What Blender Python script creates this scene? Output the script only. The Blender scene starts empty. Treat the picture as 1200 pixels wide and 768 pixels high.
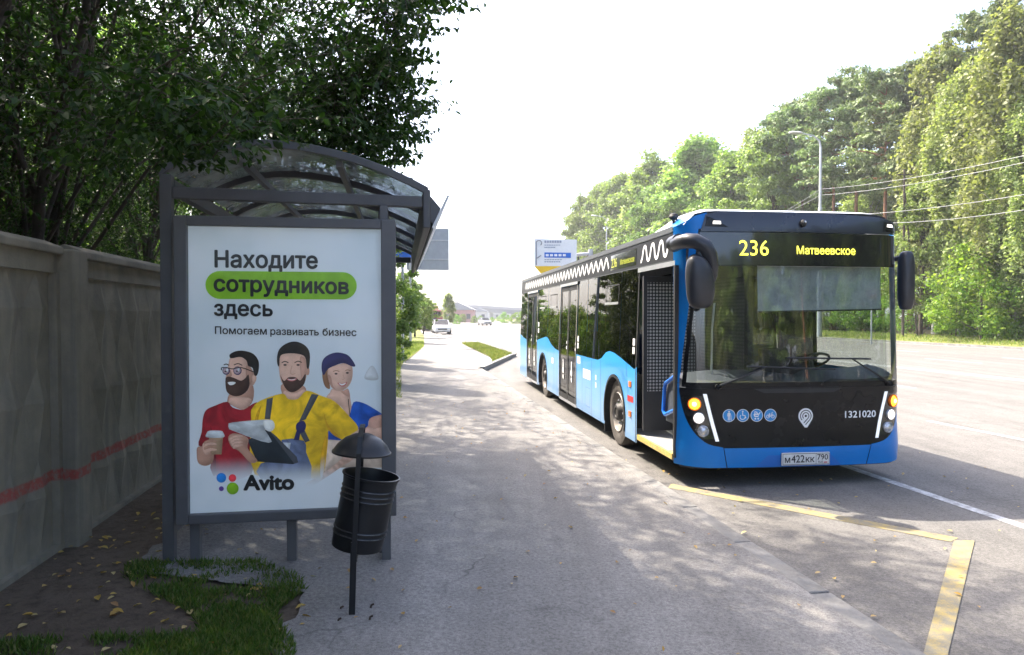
import bpy, bmesh, math, random
import numpy as np
from mathutils import Vector, Matrix

SC = bpy.context.scene
COL = SC.collection
# ---------------------------------------------------------------- camera
FPX, HZ, CAMZ = 820.0, 370.0, 1.70          # focal length and horizon row in photo pixels (1200x768), eye height
PITCH = math.atan((384 - HZ) / FPX)
cd = bpy.data.cameras.new('camera'); cam = bpy.data.objects.new('camera', cd); COL.objects.link(cam)
cam.location = (0, 0, CAMZ); cam.rotation_euler = (math.pi / 2 - PITCH, 0, 0)
cd.sensor_width = 36.0; cd.lens = FPX / 1200 * 36.0; cd.clip_start = 0.05; cd.clip_end = 6000
SC.camera = cam
# ---------------------------------------------------------------- sky and sun
SUNDIR = Vector((-0.57, 0.45, 1.0)).normalized()
EL = math.asin(SUNDIR.z); AZ = math.atan2(SUNDIR.x, SUNDIR.y)
W = bpy.data.worlds.new('World'); SC.world = W; W.use_nodes = True
wn = W.node_tree.nodes; wl = W.node_tree.links
for n in list(wn): wn.remove(n)
sky = wn.new('ShaderNodeTexSky'); sky.sky_type = 'NISHITA'; sky.sun_disc = False
sky.sun_elevation = EL; sky.sun_rotation = AZ
sky.air_density = 0.7; sky.dust_density = 5.0; sky.ozone_density = 0.5; sky.altitude = 150
bg = wn.new('ShaderNodeBackground'); bg.inputs['Strength'].default_value = 0.15
wo = wn.new('ShaderNodeOutputWorld')
wl.new(sky.outputs[0], bg.inputs[0]); wl.new(bg.outputs[0], wo.inputs[0])
sd = bpy.data.lights.new('sun', 'SUN'); sun = bpy.data.objects.new('sun', sd); COL.objects.link(sun)
sd.energy = 2.6; sd.angle = math.radians(0.53); sd.color = (1.0, 0.91, 0.77)
sun.rotation_euler = SUNDIR.to_track_quat('Z', 'Y').to_euler(); sun.location = (-20, 16, 40)
SC.view_settings.view_transform = 'Standard'; SC.view_settings.look = 'None'
SC.view_settings.gamma = 1.0; SC.view_settings.use_curve_mapping = False
SC.view_settings.exposure = 2.32
SC.cycles.max_bounces = 10; SC.cycles.transparent_max_bounces = 24
SC.cycles.use_denoising = True

# ---------------------------------------------------------------- frames
TH = math.atan(0.16); CT, ST = math.cos(TH), math.sin(TH)
def RF(v, w, z=0.0):
    """road frame: v metres to the right of the eye line, w metres along the street"""
    return Vector((v * CT - w * ST, v * ST + w * CT, z))
def toRF(p): return (p[0] * CT + p[1] * ST, -p[0] * ST + p[1] * CT)
def ray(px, py):
    x = (px - 600) / FPX; y = -(py - 384) / FPX
    return (Vector((0, math.cos(PITCH), -math.sin(PITCH))) + Vector((0, math.sin(PITCH), math.cos(PITCH))) * y + Vector((1, 0, 0)) * x)
CAM = Vector((0, 0, CAMZ))
def on_ground(px, py, z):
    r = ray(px, py); return CAM + r * ((z - CAMZ) / r.z)
def at_v(px, py, v):
    """the point of the view ray that lies in the vertical plane v = const"""
    r = ray(px, py); k = r.x * CT + r.y * ST; return CAM + r * (v / k)
def proj(P):
    """numpy (N,3) -> photo pixels"""
    d = P - np.array([0, 0, CAMZ]); cp, sp = math.cos(PITCH), math.sin(PITCH)
    f = d[:, 1] * cp - d[:, 2] * sp; u = d[:, 1] * sp + d[:, 2] * cp
    f = np.where(f < 0.05, 0.05, f)
    return 600 + FPX * d[:, 0] / f, 384 - FPX * u / f, f

# ---------------------------------------------------------------- materials
M = {}
def newmat(name):
    m = bpy.data.materials.new(name); m.use_nodes = True; nt = m.node_tree
    for n in list(nt.nodes): nt.nodes.remove(n)
    out = nt.nodes.new('ShaderNodeOutputMaterial'); M[name] = m
    return m, nt, out
def N(nt, t, **kw):
    n = nt.nodes.new(t)
    for k, v in kw.items():
        if k in n.inputs: n.inputs[k].default_value = v
        else: setattr(n, k, v)
    return n
def ramp(nt, fac, stops):
    r = nt.nodes.new('ShaderNodeValToRGB'); nt.links.new(fac, r.inputs[0])
    e = r.color_ramp.elements
    while len(e) < len(stops): e.new(0.5)
    for i, (p, c) in enumerate(stops):
        e[i].position = p; e[i].color = (*c, 1) if len(c) == 3 else c
    return r.outputs[0]
def mix(nt, fac, a, b, mode='MIX'):
    n = nt.nodes.new('ShaderNodeMix'); n.data_type = 'RGBA'; n.blend_type = mode
    for s, v in ((n.inputs[0], fac), (n.inputs[6], a), (n.inputs[7], b)):
        if hasattr(v, 'is_linked'): nt.links.new(v, s)
        elif isinstance(v, (int, float)): s.default_value = v
        else: s.default_value = (*v, 1) if len(v) == 3 else v
    return n.outputs[2]
def math_(nt, op, a, b=0.0, c=None):
    n = nt.nodes.new('ShaderNodeMath'); n.operation = op
    for i, v in enumerate((a, b) if c is None else (a, b, c)):
        if hasattr(v, 'is_linked'): nt.links.new(v, n.inputs[i])
        else: n.inputs[i].default_value = v
    return n.outputs[0]
def coords(nt, kind='Object'):
    return N(nt, 'ShaderNodeTexCoord').outputs[kind]
def noise_(nt, co, scale, detail=4, rough=0.55):
    n = N(nt, 'ShaderNodeTexNoise', Scale=scale, Detail=detail, Roughness=rough); nt.links.new(co, n.inputs['Vector']); return n.outputs[0]
def pm(name, col, rough=0.5, metal=0.0, var=(6, 0.12), bump=None, coat=0.0, spec=0.5, emit=None, dirt=None):
    """plain surface: base colour with faint uneven wear, optional fine relief"""
    m, nt, out = newmat(name)
    b = N(nt, 'ShaderNodeBsdfPrincipled', Roughness=rough, Metallic=metal)
    b.inputs['Specular IOR Level'].default_value = spec
    b.inputs['Coat Weight'].default_value = coat; b.inputs['Coat Roughness'].default_value = 0.04
    co = coords(nt)
    c = (*col, 1)
    if var:
        f = noise_(nt, co, var[0])
        lo = tuple(x * (1 - var[1]) for x in col); hi = tuple(min(1, x * (1 + var[1])) for x in col)
        c = ramp(nt, f, [(0.3, lo), (0.7, hi)])
        r = math_(nt, 'MULTIPLY_ADD', f, 0.16, max(0.02, rough - 0.08)); nt.links.new(r, b.inputs['Roughness'])
    if dirt:
        f2 = noise_(nt, co, dirt[0], 6, 0.7); k = ramp(nt, f2, [(dirt[1], (0, 0, 0)), (dirt[1] + 0.2, (1, 1, 1))])
        c = mix(nt, math_(nt, 'MULTIPLY', k, dirt[3]), c if var else col, dirt[2])
    if hasattr(c, 'is_linked'): nt.links.new(c, b.inputs['Base Color'])
    else: b.inputs['Base Color'].default_value = c
    if emit:
        b.inputs['Emission Color'].default_value = (*emit[0], 1); b.inputs['Emission Strength'].default_value = emit[1]
    if bump:
        n2 = noise_(nt, co, bump[0], 5, 0.6); bp = N(nt, 'ShaderNodeBump', Strength=bump[1], Distance=0.02)
        nt.links.new(n2, bp.inputs['Height']); nt.links.new(bp.outputs[0], b.inputs['Normal'])
    nt.links.new(b.outputs[0], out.inputs[0]); return m
def glassmat(name, tint, ior=1.7, rough=0.0, cover=None):
    m, nt, out = newmat(name)
    t = N(nt, 'ShaderNodeBsdfTransparent', Color=(*tint, 1)); g = N(nt, 'ShaderNodeBsdfGlossy', Roughness=rough)
    fr = N(nt, 'ShaderNodeFresnel', IOR=ior); ge = N(nt, 'ShaderNodeNewGeometry')   # same reflectance from both sides of the thin pane
    nt.links.new(math_(nt, 'POWER', ior, math_(nt, 'MULTIPLY_ADD', ge.outputs['Backfacing'], -2.0, 1.0)), fr.inputs['IOR']); mx = N(nt, 'ShaderNodeMixShader')
    base = t.outputs[0]
    if cover:
        d = N(nt, 'ShaderNodeBsdfDiffuse', Color=(*cover[0], 1)); m2 = N(nt, 'ShaderNodeMixShader')
        co = coords(nt); f = ramp(nt, noise_(nt, co, cover[2], 6, 0.65), [(0.35, (cover[1] * .6,) * 3), (0.7, (min(1, cover[1] * 1.4),) * 3)])
        nt.links.new(f, m2.inputs[0]); nt.links.new(base, m2.inputs[1]); nt.links.new(d.outputs[0], m2.inputs[2]); base = m2.outputs[0]
    nt.links.new(fr.outputs[0], mx.inputs[0]); nt.links.new(base, mx.inputs[1]); nt.links.new(g.outputs[0], mx.inputs[2])
    nt.links.new(mx.outputs[0], out.inputs[0]); return m
def leafmat(name, cols, trans=0.4, rough=0.5):
    """leaves: each leaf its own tone, light passes through"""
    m, nt, out = newmat(name)
    g = N(nt, 'ShaderNodeNewGeometry'); oi = N(nt, 'ShaderNodeObjectInfo')
    c = ramp(nt, g.outputs['Random Per Island'], [(i / (len(cols) - 1), k) for i, k in enumerate(cols)])
    hs = N(nt, 'ShaderNodeHueSaturation'); nt.links.new(c, hs.inputs['Color'])
    nt.links.new(math_(nt, 'MULTIPLY_ADD', oi.outputs['Random'], 0.5, 0.78), hs.inputs['Value'])
    nt.links.new(math_(nt, 'MULTIPLY_ADD', oi.outputs['Random'], 0.035, 0.485), hs.inputs['Hue'])
    b = N(nt, 'ShaderNodeBsdfPrincipled', Roughness=rough); b.inputs['Specular IOR Level'].default_value = 0.3
    t = N(nt, 'ShaderNodeBsdfTranslucent'); mx = N(nt, 'ShaderNodeMixShader'); mx.inputs[0].default_value = trans
    nt.links.new(hs.outputs[0], b.inputs['Base Color'])
    br = mix(nt, 1.0, hs.outputs[0], (1.35, 1.5, 0.7), 'MULTIPLY'); nt.links.new(br, t.inputs['Color'])
    nt.links.new(b.outputs[0], mx.inputs[1]); nt.links.new(t.outputs[0], mx.inputs[2]); nt.links.new(mx.outputs[0], out.inputs[0])
    return m

# ---------------------------------------------------------------- mesh builder
class MB:
    def __init__(s): s.v = []; s.f = []; s.m = []; s.sh = {}
    def add(s, vs, fs, mi=0):
        o = len(s.v); s.v += [tuple(x) for x in vs]; s.f += [tuple(i + o for i in f) for f in fs]; s.m += [mi] * len(fs); return s
    def box(s, x0, x1, y0, y1, z0, z1, mi=0):
        return s.add([(x0, y0, z0), (x1, y0, z0), (x1, y1, z0), (x0, y1, z0), (x0, y0, z1), (x1, y0, z1), (x1, y1, z1), (x0, y1, z1)],
                     [(3, 2, 1, 0), (4, 5, 6, 7), (0, 1, 5, 4), (1, 2, 6, 5), (2, 3, 7, 6), (3, 0, 4, 7)], mi)
    def bar(s, a, b, w, h, up=(0, 0, 1), mi=0):
        """rectangular bar from a to b, w across, h along up"""
        a, b = Vector(a), Vector(b); d = (b - a).normalized(); u = Vector(up); x = d.cross(u)
        if x.length < 1e-4: u = Vector((0, 1, 0)); x = d.cross(u)
        x.normalize(); u = x.cross(d).normalized(); x = x * w / 2; u = u * h / 2
        vs = [a - x - u, a + x - u, a + x + u, a - x + u, b - x - u, b + x - u, b + x + u, b - x + u]
        return s.add(vs, [(0, 1, 2, 3), (7, 6, 5, 4), (1, 0, 4, 5), (2, 1, 5, 6), (3, 2, 6, 7), (0, 3, 7, 4)], mi)
    def tube(s, pts, r, n=8, mi=0, cap=True, squash=None):
        pts = [Vector(p) for p in pts]; R = r if isinstance(r, (list, tuple)) else [r] * len(pts)
        o = len(s.v); prev = None
        for i, p in enumerate(pts):
            d = (pts[min(i + 1, len(pts) - 1)] - pts[max(i - 1, 0)]).normalized()
            if prev is None:
                x = d.cross(Vector((0, 0, 1)))
                if x.length < 1e-3: x = d.cross(Vector((0, 1, 0)))
            else: x = prev - d * prev.dot(d)
            x.normalize(); prev = x; y = d.cross(x)
            for k in range(n):
                a = 2 * math.pi * k / n; s.v.append(tuple(p + (x * math.cos(a) + y * math.sin(a)) * R[i]))
        for i in range(len(pts) - 1):
            for k in range(n):
                k2 = (k + 1) % n; s.f.append((o + i * n + k, o + i * n + k2, o + (i + 1) * n + k2, o + (i + 1) * n + k)); s.m.append(mi)
        if cap:
            s.f.append(tuple(o + k for k in reversed(range(n)))); s.m.append(mi)
            e = o + (len(pts) - 1) * n; s.f.append(tuple(e + k for k in range(n))); s.m.append(mi)
        return s
    def lathe(s, prof, n=24, axis=('z'), c=(0, 0, 0), mi=0, mis=None):
        c = Vector(c); o = len(s.v)
        for (r, h) in prof:
            for k in range(n):
                a = 2 * math.pi * k / n; p, q = r * math.cos(a), r * math.sin(a)
                s.v.append(tuple(c + (Vector((p, q, h)) if axis == 'z' else Vector((h, p, q)) if axis == 'x' else Vector((q, h, p)))))
        for i in range(len(prof) - 1):
            for k in range(n):
                k2 = (k + 1) % n; s.f.append((o + i * n + k, o + i * n + k2, o + (i + 1) * n + k2, o + (i + 1) * n + k)); s.m.append(mis[i] if mis else mi)
        return s
    def prism(s, pts, ext, mi=0):
        pts = [Vector(p) for p in pts]; e = Vector(ext); n = len(pts)
        vs = pts + [p + e for p in pts]
        return s.add(vs, [tuple(range(n - 1, -1, -1)), tuple(range(n, 2 * n))] + [(i, (i + 1) % n, n + (i + 1) % n, n + i) for i in range(n)], mi)
    def loft(s, rings, mi=0, cap=True, closed=True):
        o = len(s.v); n = len(rings[0])
        for r in rings: s.v += [tuple(p) for p in r]
        for i in range(len(rings) - 1):
            for k in range(n if closed else n - 1):
                k2 = (k + 1) % n; s.f.append((o + i * n + k, o + i * n + k2, o + (i + 1) * n + k2, o + (i + 1) * n + k)); s.m.append(mi)
        if cap:
            s.f.append(tuple(o + k for k in reversed(range(n)))); s.m.append(mi)
            e = o + (len(rings) - 1) * n; s.f.append(tuple(e + k for k in range(n))); s.m.append(mi)
        return s
    def patch(s, poly, fn, ca=(), cb=(), mi=0):
        """flat outline poly (a,b) cut along ca / cb and laid on the surface fn(a,b)"""
        bm = bmesh.new(); bm.faces.new([bm.verts.new((a, b, 0)) for a, b in poly])
        for cuts, nrm in ((ca, (1, 0, 0)), (cb, (0, 1, 0))):
            for c in cuts:
                bmesh.ops.bisect_plane(bm, geom=bm.verts[:] + bm.edges[:] + bm.faces[:], plane_co=(c * nrm[0], c * nrm[1], 0), plane_no=nrm, dist=1e-6)
        bmesh.ops.triangulate(bm, faces=bm.faces[:]); bm.verts.index_update()
        s.add([fn(v.co.x, v.co.y) for v in bm.verts], [tuple(v.index for v in f.verts) for f in bm.faces], mi); bm.free(); return s
    def build(s, name, mats, parent=None, smooth=False, bevel=0.0, loc=None, angle=35):
        me = bpy.data.meshes.new(name); me.from_pydata(s.v, [], s.f)
        if not isinstance(mats, (list, tuple)): mats = [mats]
        for m in mats: me.materials.append(M[m] if isinstance(m, str) else m)
        if len(mats) > 1: me.polygons.foreach_set('material_index', s.m)
        if smooth:
            me.polygons.foreach_set('use_smooth', [True] * len(me.polygons)); me.set_sharp_from_angle(angle=math.radians(angle))
        if str(mats[0]).startswith('ink_'):                  # tone of the printed photograph, per vertex
            at = me.attributes.new('tone', 'FLOAT', 'POINT'); at.data.foreach_set('value', [s.sh.get(i, 1.0) for i in range(len(s.v))])
        me.update(); o = bpy.data.objects.new(name, me); COL.objects.link(o)
        if bevel:
            b = o.modifiers.new('bevel', 'BEVEL'); b.width = bevel; b.segments = 2; b.limit_method = 'ANGLE'; b.angle_limit = math.radians(40)
        if parent: o.parent = parent
        if loc is not None: o.location = loc
        return o
def tag(o, label, cat, group=None, kind=None):
    if label: o['label'] = label
    if cat: o['category'] = cat
    if group: o['group'] = group
    if kind: o['kind'] = kind
    return o
def thing(name, label, cat, loc=(0, 0, 0), rz=0.0, group=None):
    o = bpy.data.objects.new(name, None); COL.objects.link(o); o.location = loc; o.rotation_euler = (0, 0, rz); o.empty_display_size = 0.2
    return tag(o, label, cat, group)
def copy_tree(o, parent=None):
    c = o.copy(); COL.objects.link(c); c.parent = parent
    for ch in [x for x in bpy.data.objects if x.parent == o]: copy_tree(ch, c)
    return c
def struct(o): o['kind'] = 'structure'; return o
def smoothpoly(pts, n=4, closed=True):
    """Catmull-Rom through the points"""
    P = [Vector((*p, 0)) for p in pts]; L = len(P); out = []
    for i in range(L if closed else L - 1):
        g = (lambda k: P[k % L]) if closed else (lambda k: P[max(0, min(L - 1, k))])
        a, b, c, d = g(i - 1), g(i), g(i + 1), g(i + 2)
        for k in range(n):
            t = k / n; q = 0.5 * ((2 * b) + (c - a) * t + (2 * a - 5 * b + 4 * c - d) * t * t + (3 * b - a - 3 * c + d) * t ** 3)
            out.append((q.x, q.y))
    if not closed: out.append((P[-1].x, P[-1].y))
    return out
def ribbon(pts, w):
    """outline quads of a stroke of width w along pts -> list of quads"""
    q = []; L = []
    for i, p in enumerate(pts):
        a = Vector(pts[max(0, i - 1)]); b = Vector(pts[min(len(pts) - 1, i + 1)]); d = (b - a); d = d.normalized() if d.length else Vector((1, 0))
        n = Vector((-d.y, d.x)) * w / 2; p = Vector(p); L.append((p + n, p - n))
    return [(L[i][0], L[i][1], L[i + 1][1], L[i + 1][0]) for i in range(len(L) - 1)]
def disc(c, r, n=24, ry=None): return [(c[0] + r * math.cos(2 * math.pi * k / n), c[1] + (ry or r) * math.sin(2 * math.pi * k / n)) for k in range(n)]
def text2d(body, bold=0.0):
    """glyphs of the built-in font as flat verts and faces (non-zero winding), origin at the left of the baseline"""
    from mathutils.geometry import delaunay_2d_cdt
    cu = bpy.data.curves.new('t', 'FONT'); cu.body = body; cu.size = 1.0; cu.offset = bold; cu.resolution_u = 4; cu.fill_mode = 'NONE'
    o = bpy.data.objects.new('t', cu); COL.objects.link(o); dg = bpy.context.evaluated_depsgraph_get(); dg.update()
    me = bpy.data.meshes.new_from_object(o.evaluated_get(dg))
    V = [Vector((v.co.x, v.co.y)) for v in me.vertices]; E = [tuple(e.vertices) for e in me.edges]
    bpy.data.objects.remove(o); bpy.data.curves.remove(cu); bpy.data.meshes.remove(me)
    # contours in drawing order: consecutive indices, the closing edge joins the last to the first
    cont = []; start = 0; n = len(V); closing = {max(a, b): min(a, b) for a, b in E if abs(a - b) != 1}
    k = 0
    while k < n:
        if k in closing and closing[k] == start: cont.append(list(range(start, k + 1))); start = k + 1
        k += 1
    A = np.array([(V[c[i]].x, V[c[i]].y, V[c[(i + 1) % len(c)]].x, V[c[(i + 1) % len(c)]].y) for c in cont for i in range(len(c))])
    vs, es, fs, *_ = delaunay_2d_cdt(V, E, [], 0, 1e-6)
    out = []
    for f in fs:
        cx = sum(vs[i].x for i in f) / len(f); cy = sum(vs[i].y for i in f) / len(f)
        up = (A[:, 1] <= cy) & (A[:, 3] > cy); dn = (A[:, 1] > cy) & (A[:, 3] <= cy)
        cr = (A[:, 2] - A[:, 0]) * (cy - A[:, 1]) - (cx - A[:, 0]) * (A[:, 3] - A[:, 1])
        if int((up & (cr > 0)).sum()) - int((dn & (cr < 0)).sum()) != 0: out.append(tuple(f))
    return [(v.x, v.y) for v in vs], out
def put_text(mb, body, fn, a0, a1, b0, height=None, bold=0.0, mi=0, shear=0.0):
    """writes body from a0 to a1 on baseline b0; height sets the scale upwards (else from the width); bold thickens the strokes"""
    vs, fs = text2d(body); x0 = min(v[0] for v in vs); x1 = max(v[0] for v in vs); sx = (a1 - a0) / (x1 - x0)
    top = max(v[1] for v in vs); sy = (height / top) if height else abs(sx)
    sh = [(0, 0)] + ([(bold * math.cos(t), bold * math.sin(t)) for t in frange(0, 2 * math.pi * 7 / 8, math.pi / 4)] if bold else [])
    for i, (dx, dy) in enumerate(sh):
        P = [Vector(fn(a0 + (x - x0 + shear * y + dx) * sx, b0 + (y + dy) * sy)) for x, y in vs]
        mb.add([p + Vector((0, -6e-5 * i, 0)) for p in P], fs, mi)
def frange(a, b, st):
    n = max(1, int(round(abs(b - a) / st))); return [a + (b - a) * i / n for i in range(n + 1)]
RND = random.Random(7)
# ================================================================ surface materials
def asphalt(name, base, crack=0.5, scale=1.0, tint=(1.05, 1, 0.94)):
    m, nt, out = newmat(name); co = coords(nt)
    c0 = tuple(base * t for t in tint)
    big = noise_(nt, co, 0.35 * scale, 5, 0.6); mid = noise_(nt, co, 3.1 * scale, 6, 0.65); fine = noise_(nt, co, 170 * scale, 3, 0.8)
    c = ramp(nt, big, [(0.3, tuple(x * 0.84 for x in c0)), (0.7, tuple(x * 1.12 for x in c0))])
    c = mix(nt, 0.55, c, ramp(nt, mid, [(0.35, tuple(x * 0.8 for x in c0)), (0.68, tuple(x * 1.15 for x in c0))]))
    c = mix(nt, 1.0, c, ramp(nt, fine, [(0.32, (0.6,) * 3), (0.5, (0.98,) * 3), (0.68, (1.36,) * 3)]), 'MULTIPLY')
    c = mix(nt, 1.0, c, ramp(nt, noise_(nt, co, 46 * scale, 3, 0.7), [(0.36, (0.72,) * 3), (0.5, (1.0,) * 3), (0.66, (1.22,) * 3)]), 'MULTIPLY')
    mp = N(nt, 'ShaderNodeMapping'); mp.inputs['Rotation'].default_value = (0, 0, -TH); mp.inputs['Scale'].default_value = (1.9, 0.08, 1); nt.links.new(co, mp.inputs[0])
    c = mix(nt, 1.0, c, ramp(nt, noise_(nt, mp.outputs[0], 1.0, 4, 0.6), [(0.35, (0.84,) * 3), (0.65, (1.12,) * 3)]), 'MULTIPLY')   # worn tracks along the street
    # oil and tar stains
    st = noise_(nt, co, 0.9 * scale, 3, 0.5); c = mix(nt, math_(nt, 'MULTIPLY', ramp(nt, st, [(0.6, (0, 0, 0)), (0.74, (1, 1, 1))]), 0.3), c, tuple(x * 0.55 for x in c0))
    # cracks: edges of a distorted cell pattern, broken up by noise
    d = N(nt, 'ShaderNodeVectorMath', operation='ADD'); nz = N(nt, 'ShaderNodeTexNoise', Scale=1.6, Detail=5); nt.links.new(co, nz.inputs['Vector'])
    sc = N(nt, 'ShaderNodeVectorMath', operation='SCALE'); nt.links.new(nz.outputs['Color'], sc.inputs[0]); sc.inputs['Scale'].default_value = 0.9
    nt.links.new(co, d.inputs[0]); nt.links.new(sc.outputs[0], d.inputs[1])
    vo = N(nt, 'ShaderNodeTexVoronoi', feature='DISTANCE_TO_EDGE', Scale=0.42); nt.links.new(d.outputs[0], vo.inputs['Vector'])
    ck = ramp(nt, vo.outputs['Distance'], [(0.0, (1, 1, 1)), (0.007, (0, 0, 0))])
    br = ramp(nt, noise_(nt, co, 0.8, 2), [(0.5, (0, 0, 0)), (0.6, (1, 1, 1))])
    k = math_(nt, 'MULTIPLY', math_(nt, 'MULTIPLY', ck, br), crack); c = mix(nt, k, c, tuple(x * 0.25 for x in c0))
    b = N(nt, 'ShaderNodeBsdfPrincipled', Roughness=0.85); b.inputs['Specular IOR Level'].default_value = 0.35
    nt.links.new(c, b.inputs['Base Color'])
    bp = N(nt, 'ShaderNodeBump', Strength=0.35, Distance=0.006); h = math_(nt, 'SUBTRACT', fine, k); nt.links.new(h, bp.inputs['Height']); nt.links.new(bp.outputs[0], b.inputs['Normal'])
    nt.links.new(b.outputs[0], out.inputs[0])
asphalt('road_asphalt', 0.14, 0.5)
asphalt('path_asphalt', 0.19, 0.7, tint=(1.05, 1.0, 0.94))
def paintmat(name, col, under):
    m, nt, out = newmat(name); co = coords(nt)
    f = noise_(nt, co, 9, 6, 0.75); g = noise_(nt, co, 120, 2, 0.7)
    k = ramp(nt, math_(nt, 'ADD', math_(nt, 'MULTIPLY', f, 0.75), math_(nt, 'MULTIPLY', g, 0.25)), [(0.44, (0, 0, 0)), (0.64, (1, 1, 1))])
    b = N(nt, 'ShaderNodeBsdfPrincipled', Roughness=0.7); nt.links.new(mix(nt, k, under, col), b.inputs['Base Color'])
    nt.links.new(b.outputs[0], out.inputs[0])
paintmat('white_paint', (0.62, 0.63, 0.64), (0.25, 0.25, 0.255))
paintmat('yellow_paint', (0.40, 0.30, 0.085), (0.19, 0.175, 0.135))
def soilmat(name, a, b_, c_, sc=1.0):
    m, nt, out = newmat(name); co = coords(nt)
    f = noise_(nt, co, 0.5 * sc, 6, 0.6); g = noise_(nt, co, 14 * sc, 5, 0.7)
    c = ramp(nt, f, [(0.35, a), (0.65, b_)]); c = mix(nt, ramp(nt, g, [(0.45, (0, 0, 0)), (0.7, (0.8,) * 3)]), c, c_)
    b = N(nt, 'ShaderNodeBsdfPrincipled', Roughness=0.95); b.inputs['Specular IOR Level'].default_value = 0.15
    nt.links.new(c, b.inputs['Base Color']); bp = N(nt, 'ShaderNodeBump', Strength=0.7, Distance=0.03)
    nt.links.new(g, bp.inputs['Height']); nt.links.new(bp.outputs[0], b.inputs['Normal']); nt.links.new(b.outputs[0], out.inputs[0])
soilmat('soil', (0.085, 0.066, 0.05), (0.15, 0.12, 0.092), (0.055, 0.043, 0.033))
soilmat('turf', (0.10, 0.135, 0.035), (0.17, 0.18, 0.06), (0.24, 0.215, 0.10))
soilmat('forest_floor', (0.05, 0.05, 0.025), (0.08, 0.07, 0.04), (0.04, 0.045, 0.02))
soilmat('far_ground', (0.14, 0.15, 0.07), (0.22, 0.19, 0.12), (0.18, 0.17, 0.09), 0.05)
pm('kerb_concrete', (0.215, 0.21, 0.20), 0.9, var=(3, 0.25), bump=(60, 0.6), dirt=(2.2, 0.45, (0.12, 0.115, 0.105), 0.7))

# ================================================================ ground
ZR = -0.16
def prof(v):
    if v <= -1.5: return 0.13
    if v < 2.7: return 0.13 - 0.19 * (v + 1.5) / 4.2
    return -0.06
def sheet(name, rows, mat, zf, sub=1):
    """rows of (w, vL, vR): a strip across the street, sub cells wide"""
    vs, fs = [], []
    for (w, a, b) in rows:
        for k in range(sub + 1):
            v = a + (b - a) * k / sub; vs.append(RF(v, w, zf(v, w)))
    n = sub + 1
    for i in range(len(rows) - 1):
        for k in range(sub): fs.append((i * n + k, i * n + k + 1, (i + 1) * n + k + 1, (i + 1) * n + k))
    return struct(MB().add(vs, fs).build(name, mat))
struct(MB().add([(-900, -500, -0.42), (900, -500, -0.42), (900, 1200, -0.42), (-900, 1200, -0.42)], [(0, 1, 2, 3)]).build('ground', 'far_ground'))
sheet('road', [(w, 2.6, 33.7) for w in (-330, -150, -60, 0, 40, 100, 200, 340, 700)], 'road_asphalt', lambda v, w: ZR, 6)
def soilz(v, w):
    z = prof(v) - 0.014
    if v < -0.3 and w < 30: z -= 0.012 * (0.5 + 0.5 * math.sin(2.3 * v + 1.3 * w) * math.cos(1.7 * w - v))
    return z if v < 2.58 else -0.3
def earth():
    V = [-60, -30, -15, -8, -5, -4] + frange(-3.2, 2.6, 0.2); Wd = [-60, -25, -8, -4] + frange(-2, 12, 0.25) + [14, 18, 23, 30, 45, 80, 150, 340]
    vs = [RF(v, w, soilz(v, w)) for w in Wd for v in V]; n = len(V)
    fs = [(i * n + k, i * n + k + 1, (i + 1) * n + k + 1, (i + 1) * n + k) for i in range(len(Wd) - 1) for k in range(n - 1)]
    struct(MB().add(vs, fs).build('earth_verge', 'soil', smooth=True))
earth()
# grassy edge beside the path further along, and beyond the crossing
sheet('grass_verge', [(13, -2.2, -0.3), (20, -2.2, 0.0), (24.5, -2.2, 0.1), (38.6, -2.2, 1.3), (60, -2.2, 2.0), (110, -6, 2.6), (340, -20, 2.6)], 'turf', lambda v, w: prof(v) - 0.006, 6)
rj = random.Random(11)
SW = [(-40, -0.55, 2.55), (1.5, -0.55, 2.55)] + [(w, -0.56 + 0.05 * math.sin(w * 3.1) + rj.uniform(-0.035, 0.035), 2.55) for w in frange(1.7, 4.2, 0.06)] + [(4.2 + 0.02 * k, -0.56 - 0.055 * k + rj.uniform(-0.03, 0.03), 2.55) for k in range(1, 20)] + [(4.6 + 0.08 * k, -1.62 + rj.uniform(-0.06, 0.06), 2.55) for k in range(1, 20)] + [(6.3, -1.68, 2.55), (8, -1.68, 2.55), (10.6, -1.66, 2.55), (11.4, -1.0, 2.55), (13, -0.5, 2.55), (20, -0.1, 2.55), (23.1, 0.06, 2.55),
      (24.5, 0.1, 2.92), (26.5, 0.32, 3.46), (28.7, 0.5, 3.74), (38.6, 1.3, 3.78), (44, 1.5, 3.8), (60, 2.0, 3.82), (100, 2.6, 3.85)]
sheet('sidewalk', SW, 'path_asphalt', lambda v, w: prof(min(v, 2.7)), 10)
sheet('right_verge', [(w, 33.6, 39) for w in (-330, -150, -40, 0, 60, 150, 340)], 'turf', lambda v, w: -0.04 + 0.3 * (v - 33.6) / 5.4, 3)
sheet('forest_floor', [(w, 38.8, 140) for w in (-330, -150, 0, 150, 340)], 'forest_floor', lambda v, w: 0.262 + 0.01 * (v - 38.8), 2)
# grass wedge between the path and the road
ISL = [(3.5, 26.6), (5.0, 31.5), (4.95, 38), (4.85, 44), (3.82, 44), (3.8, 38), (3.76, 29.2)]
struct(MB().add([RF(v, w, -0.045) for v, w in ISL], [tuple(range(len(ISL)))]).build('grass_wedge', 'turf'))
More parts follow.
